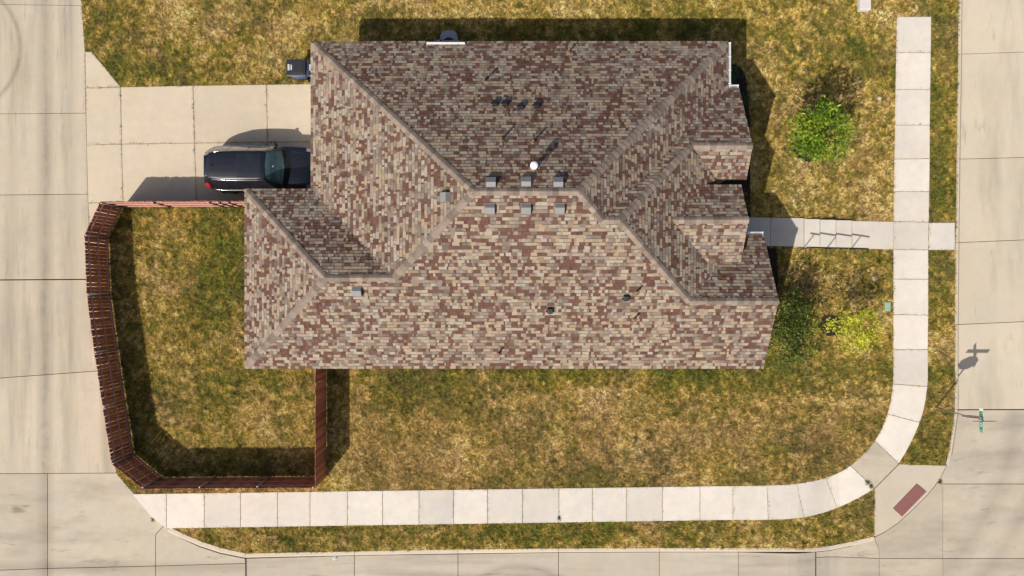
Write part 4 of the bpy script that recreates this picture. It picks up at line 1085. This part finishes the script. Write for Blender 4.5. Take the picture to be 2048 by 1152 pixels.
dx = np.cos(ang) * np.cos(el) * ln; dy = np.sin(ang) * np.cos(el) * ln; dzv = np.sin(el) * ln
sx2 = -np.sin(ang) * wd; sy2 = np.cos(ang) * wd
bz = P(bxs) - 0.006
V = np.stack([np.stack([bxs - sx2, bys - sy2, bz], 1), np.stack([bxs + sx2, bys + sy2, bz], 1), np.stack([bxs + dx, bys + dy, bz + dzv], 1)], 1).reshape(-1, 3)
T = np.arange(3 * n).reshape(-1, 3)
gme = bpy.data.meshes.new('grass'); fast_tris(gme, V, T, np.repeat(np.clip(C, .004, .8), 3, 0))
gr = obj('grass', gme, M['grass']); tag(gr, 'dry patchy grass, straw brown with green sprigs', 'grass', None, 'stuff')

# ------------------------------------------------------------------ small things
ux, uy = G((1725, -8)); ub = empty('utility_box', (ux, uy, float(P(ux)))); tag(ub, 'pale grey utility box with red stripe at the top edge of the lawn', 'utility box')
obj('case', box(0, 0, 0.12, 0.50, 1.45, 0.30, 0.04), M['utility'], ub)
obj('lid', box(0, 0, 0.285, 0.47, 1.40, 0.03, 0.02), M['utility'], ub)
obj('red_tape', box(-0.08, -0.10, 0.306, 0.50, 0.07, 0.012, 0, Matrix.Rotation(0.5, 3, 'Z')), M['red_sign'], ub)
ix, iy = G((1775, 613)); ic = empty('valve_cover', (ix, iy, float(P(ix)))); tag(ic, 'faded green valve box cover in the grass by the sidewalk', 'valve cover')
obj('rim', box(0, 0, 0.0, 0.26, 0.42, 0.10, 0.02), M['sage'], ic); obj('lid', box(0, 0, 0.052, 0.21, 0.36, 0.012, 0.004), M['sage'], ic)
def scrap(px, py, s, label, mat='white', dz=0.03, seed=1):
    rr = random.Random(seed); x, y = G((px, py)); z = float(P(x)) + dz
    V = []; 
    for j in range(4):
        for i in range(4): V.append(((i - 1.5) * s / 3 + rr.uniform(-.1, .1) * s, (j - 1.5) * s / 3 + rr.uniform(-.1, .1) * s, rr.uniform(0, .35) * s))
    Fq = [(j * 4 + i, j * 4 + i + 1, j * 4 + i + 5, j * 4 + i + 4) for j in range(3) for i in range(3)]
    bm = bmesh.new(); vv = [bm.verts.new(v) for v in V]
    for f in Fq: bm.faces.new([vv[k] for k in f])
    bmesh.ops.solidify(bm, geom=bm.faces[:], thickness=0.004)
    o = obj('paper_scrap', bm, M[mat], None, False, (x, y, z), (0, 0, rr.uniform(0, 3))); tag(o, label, 'litter', 'litter')
scrap(1757, 198, 0.16, 'crumpled white scrap of paper on the dry grass', 'white', 0.05, 2)
scrap(1747, 557, 0.17, 'grey crumpled scrap lying in the tree shadow', 'utility', 0.05, 3)
scrap(668, 1118, 0.16, 'white crumpled scrap in the street gutter', 'white', -0.125, 4)
def weed(px, py, r, label, seed, dz=0.0):
    rs = np.random.default_rng(seed); x, y = G((px, py)); k = 90
    pts = np.array([x, y, float(P(x)) + dz]) + rs.normal(size=(k, 3)) * np.array([r, r, .004]) * .45; pts[:, 2] += .01
    cl = np.array([.07, .065, .025]) * rs.uniform(.6, 1.6, (k, 1))
    me = leaf_mesh('weed', pts, np.array([0, 0, .3]), .07, cl, .2, rs)
    tag(obj('weed', me, M['grass']), label, 'weed', 'weeds in the slab joints')
weed(306, 1039, .12, 'clump of weed at the left end of the sidewalk', 1); weed(1735, 964, .12, 'small dry weed in the corner slab joint, on the ramp side', 2, .03)
weed(1741, 973, .10, 'small dry weed at the lower corner of the slab by the ramp', 3, .03); weed(1118, 1036, .09, 'weed in a sidewalk joint at mid photo', 4, .03); weed(1883, 965, .1, 'weed at the gutter joint beside the ramp', 5, -.1)
print('CAPS', ncap, 'TABS', len(tabs), 'BLADES', n)
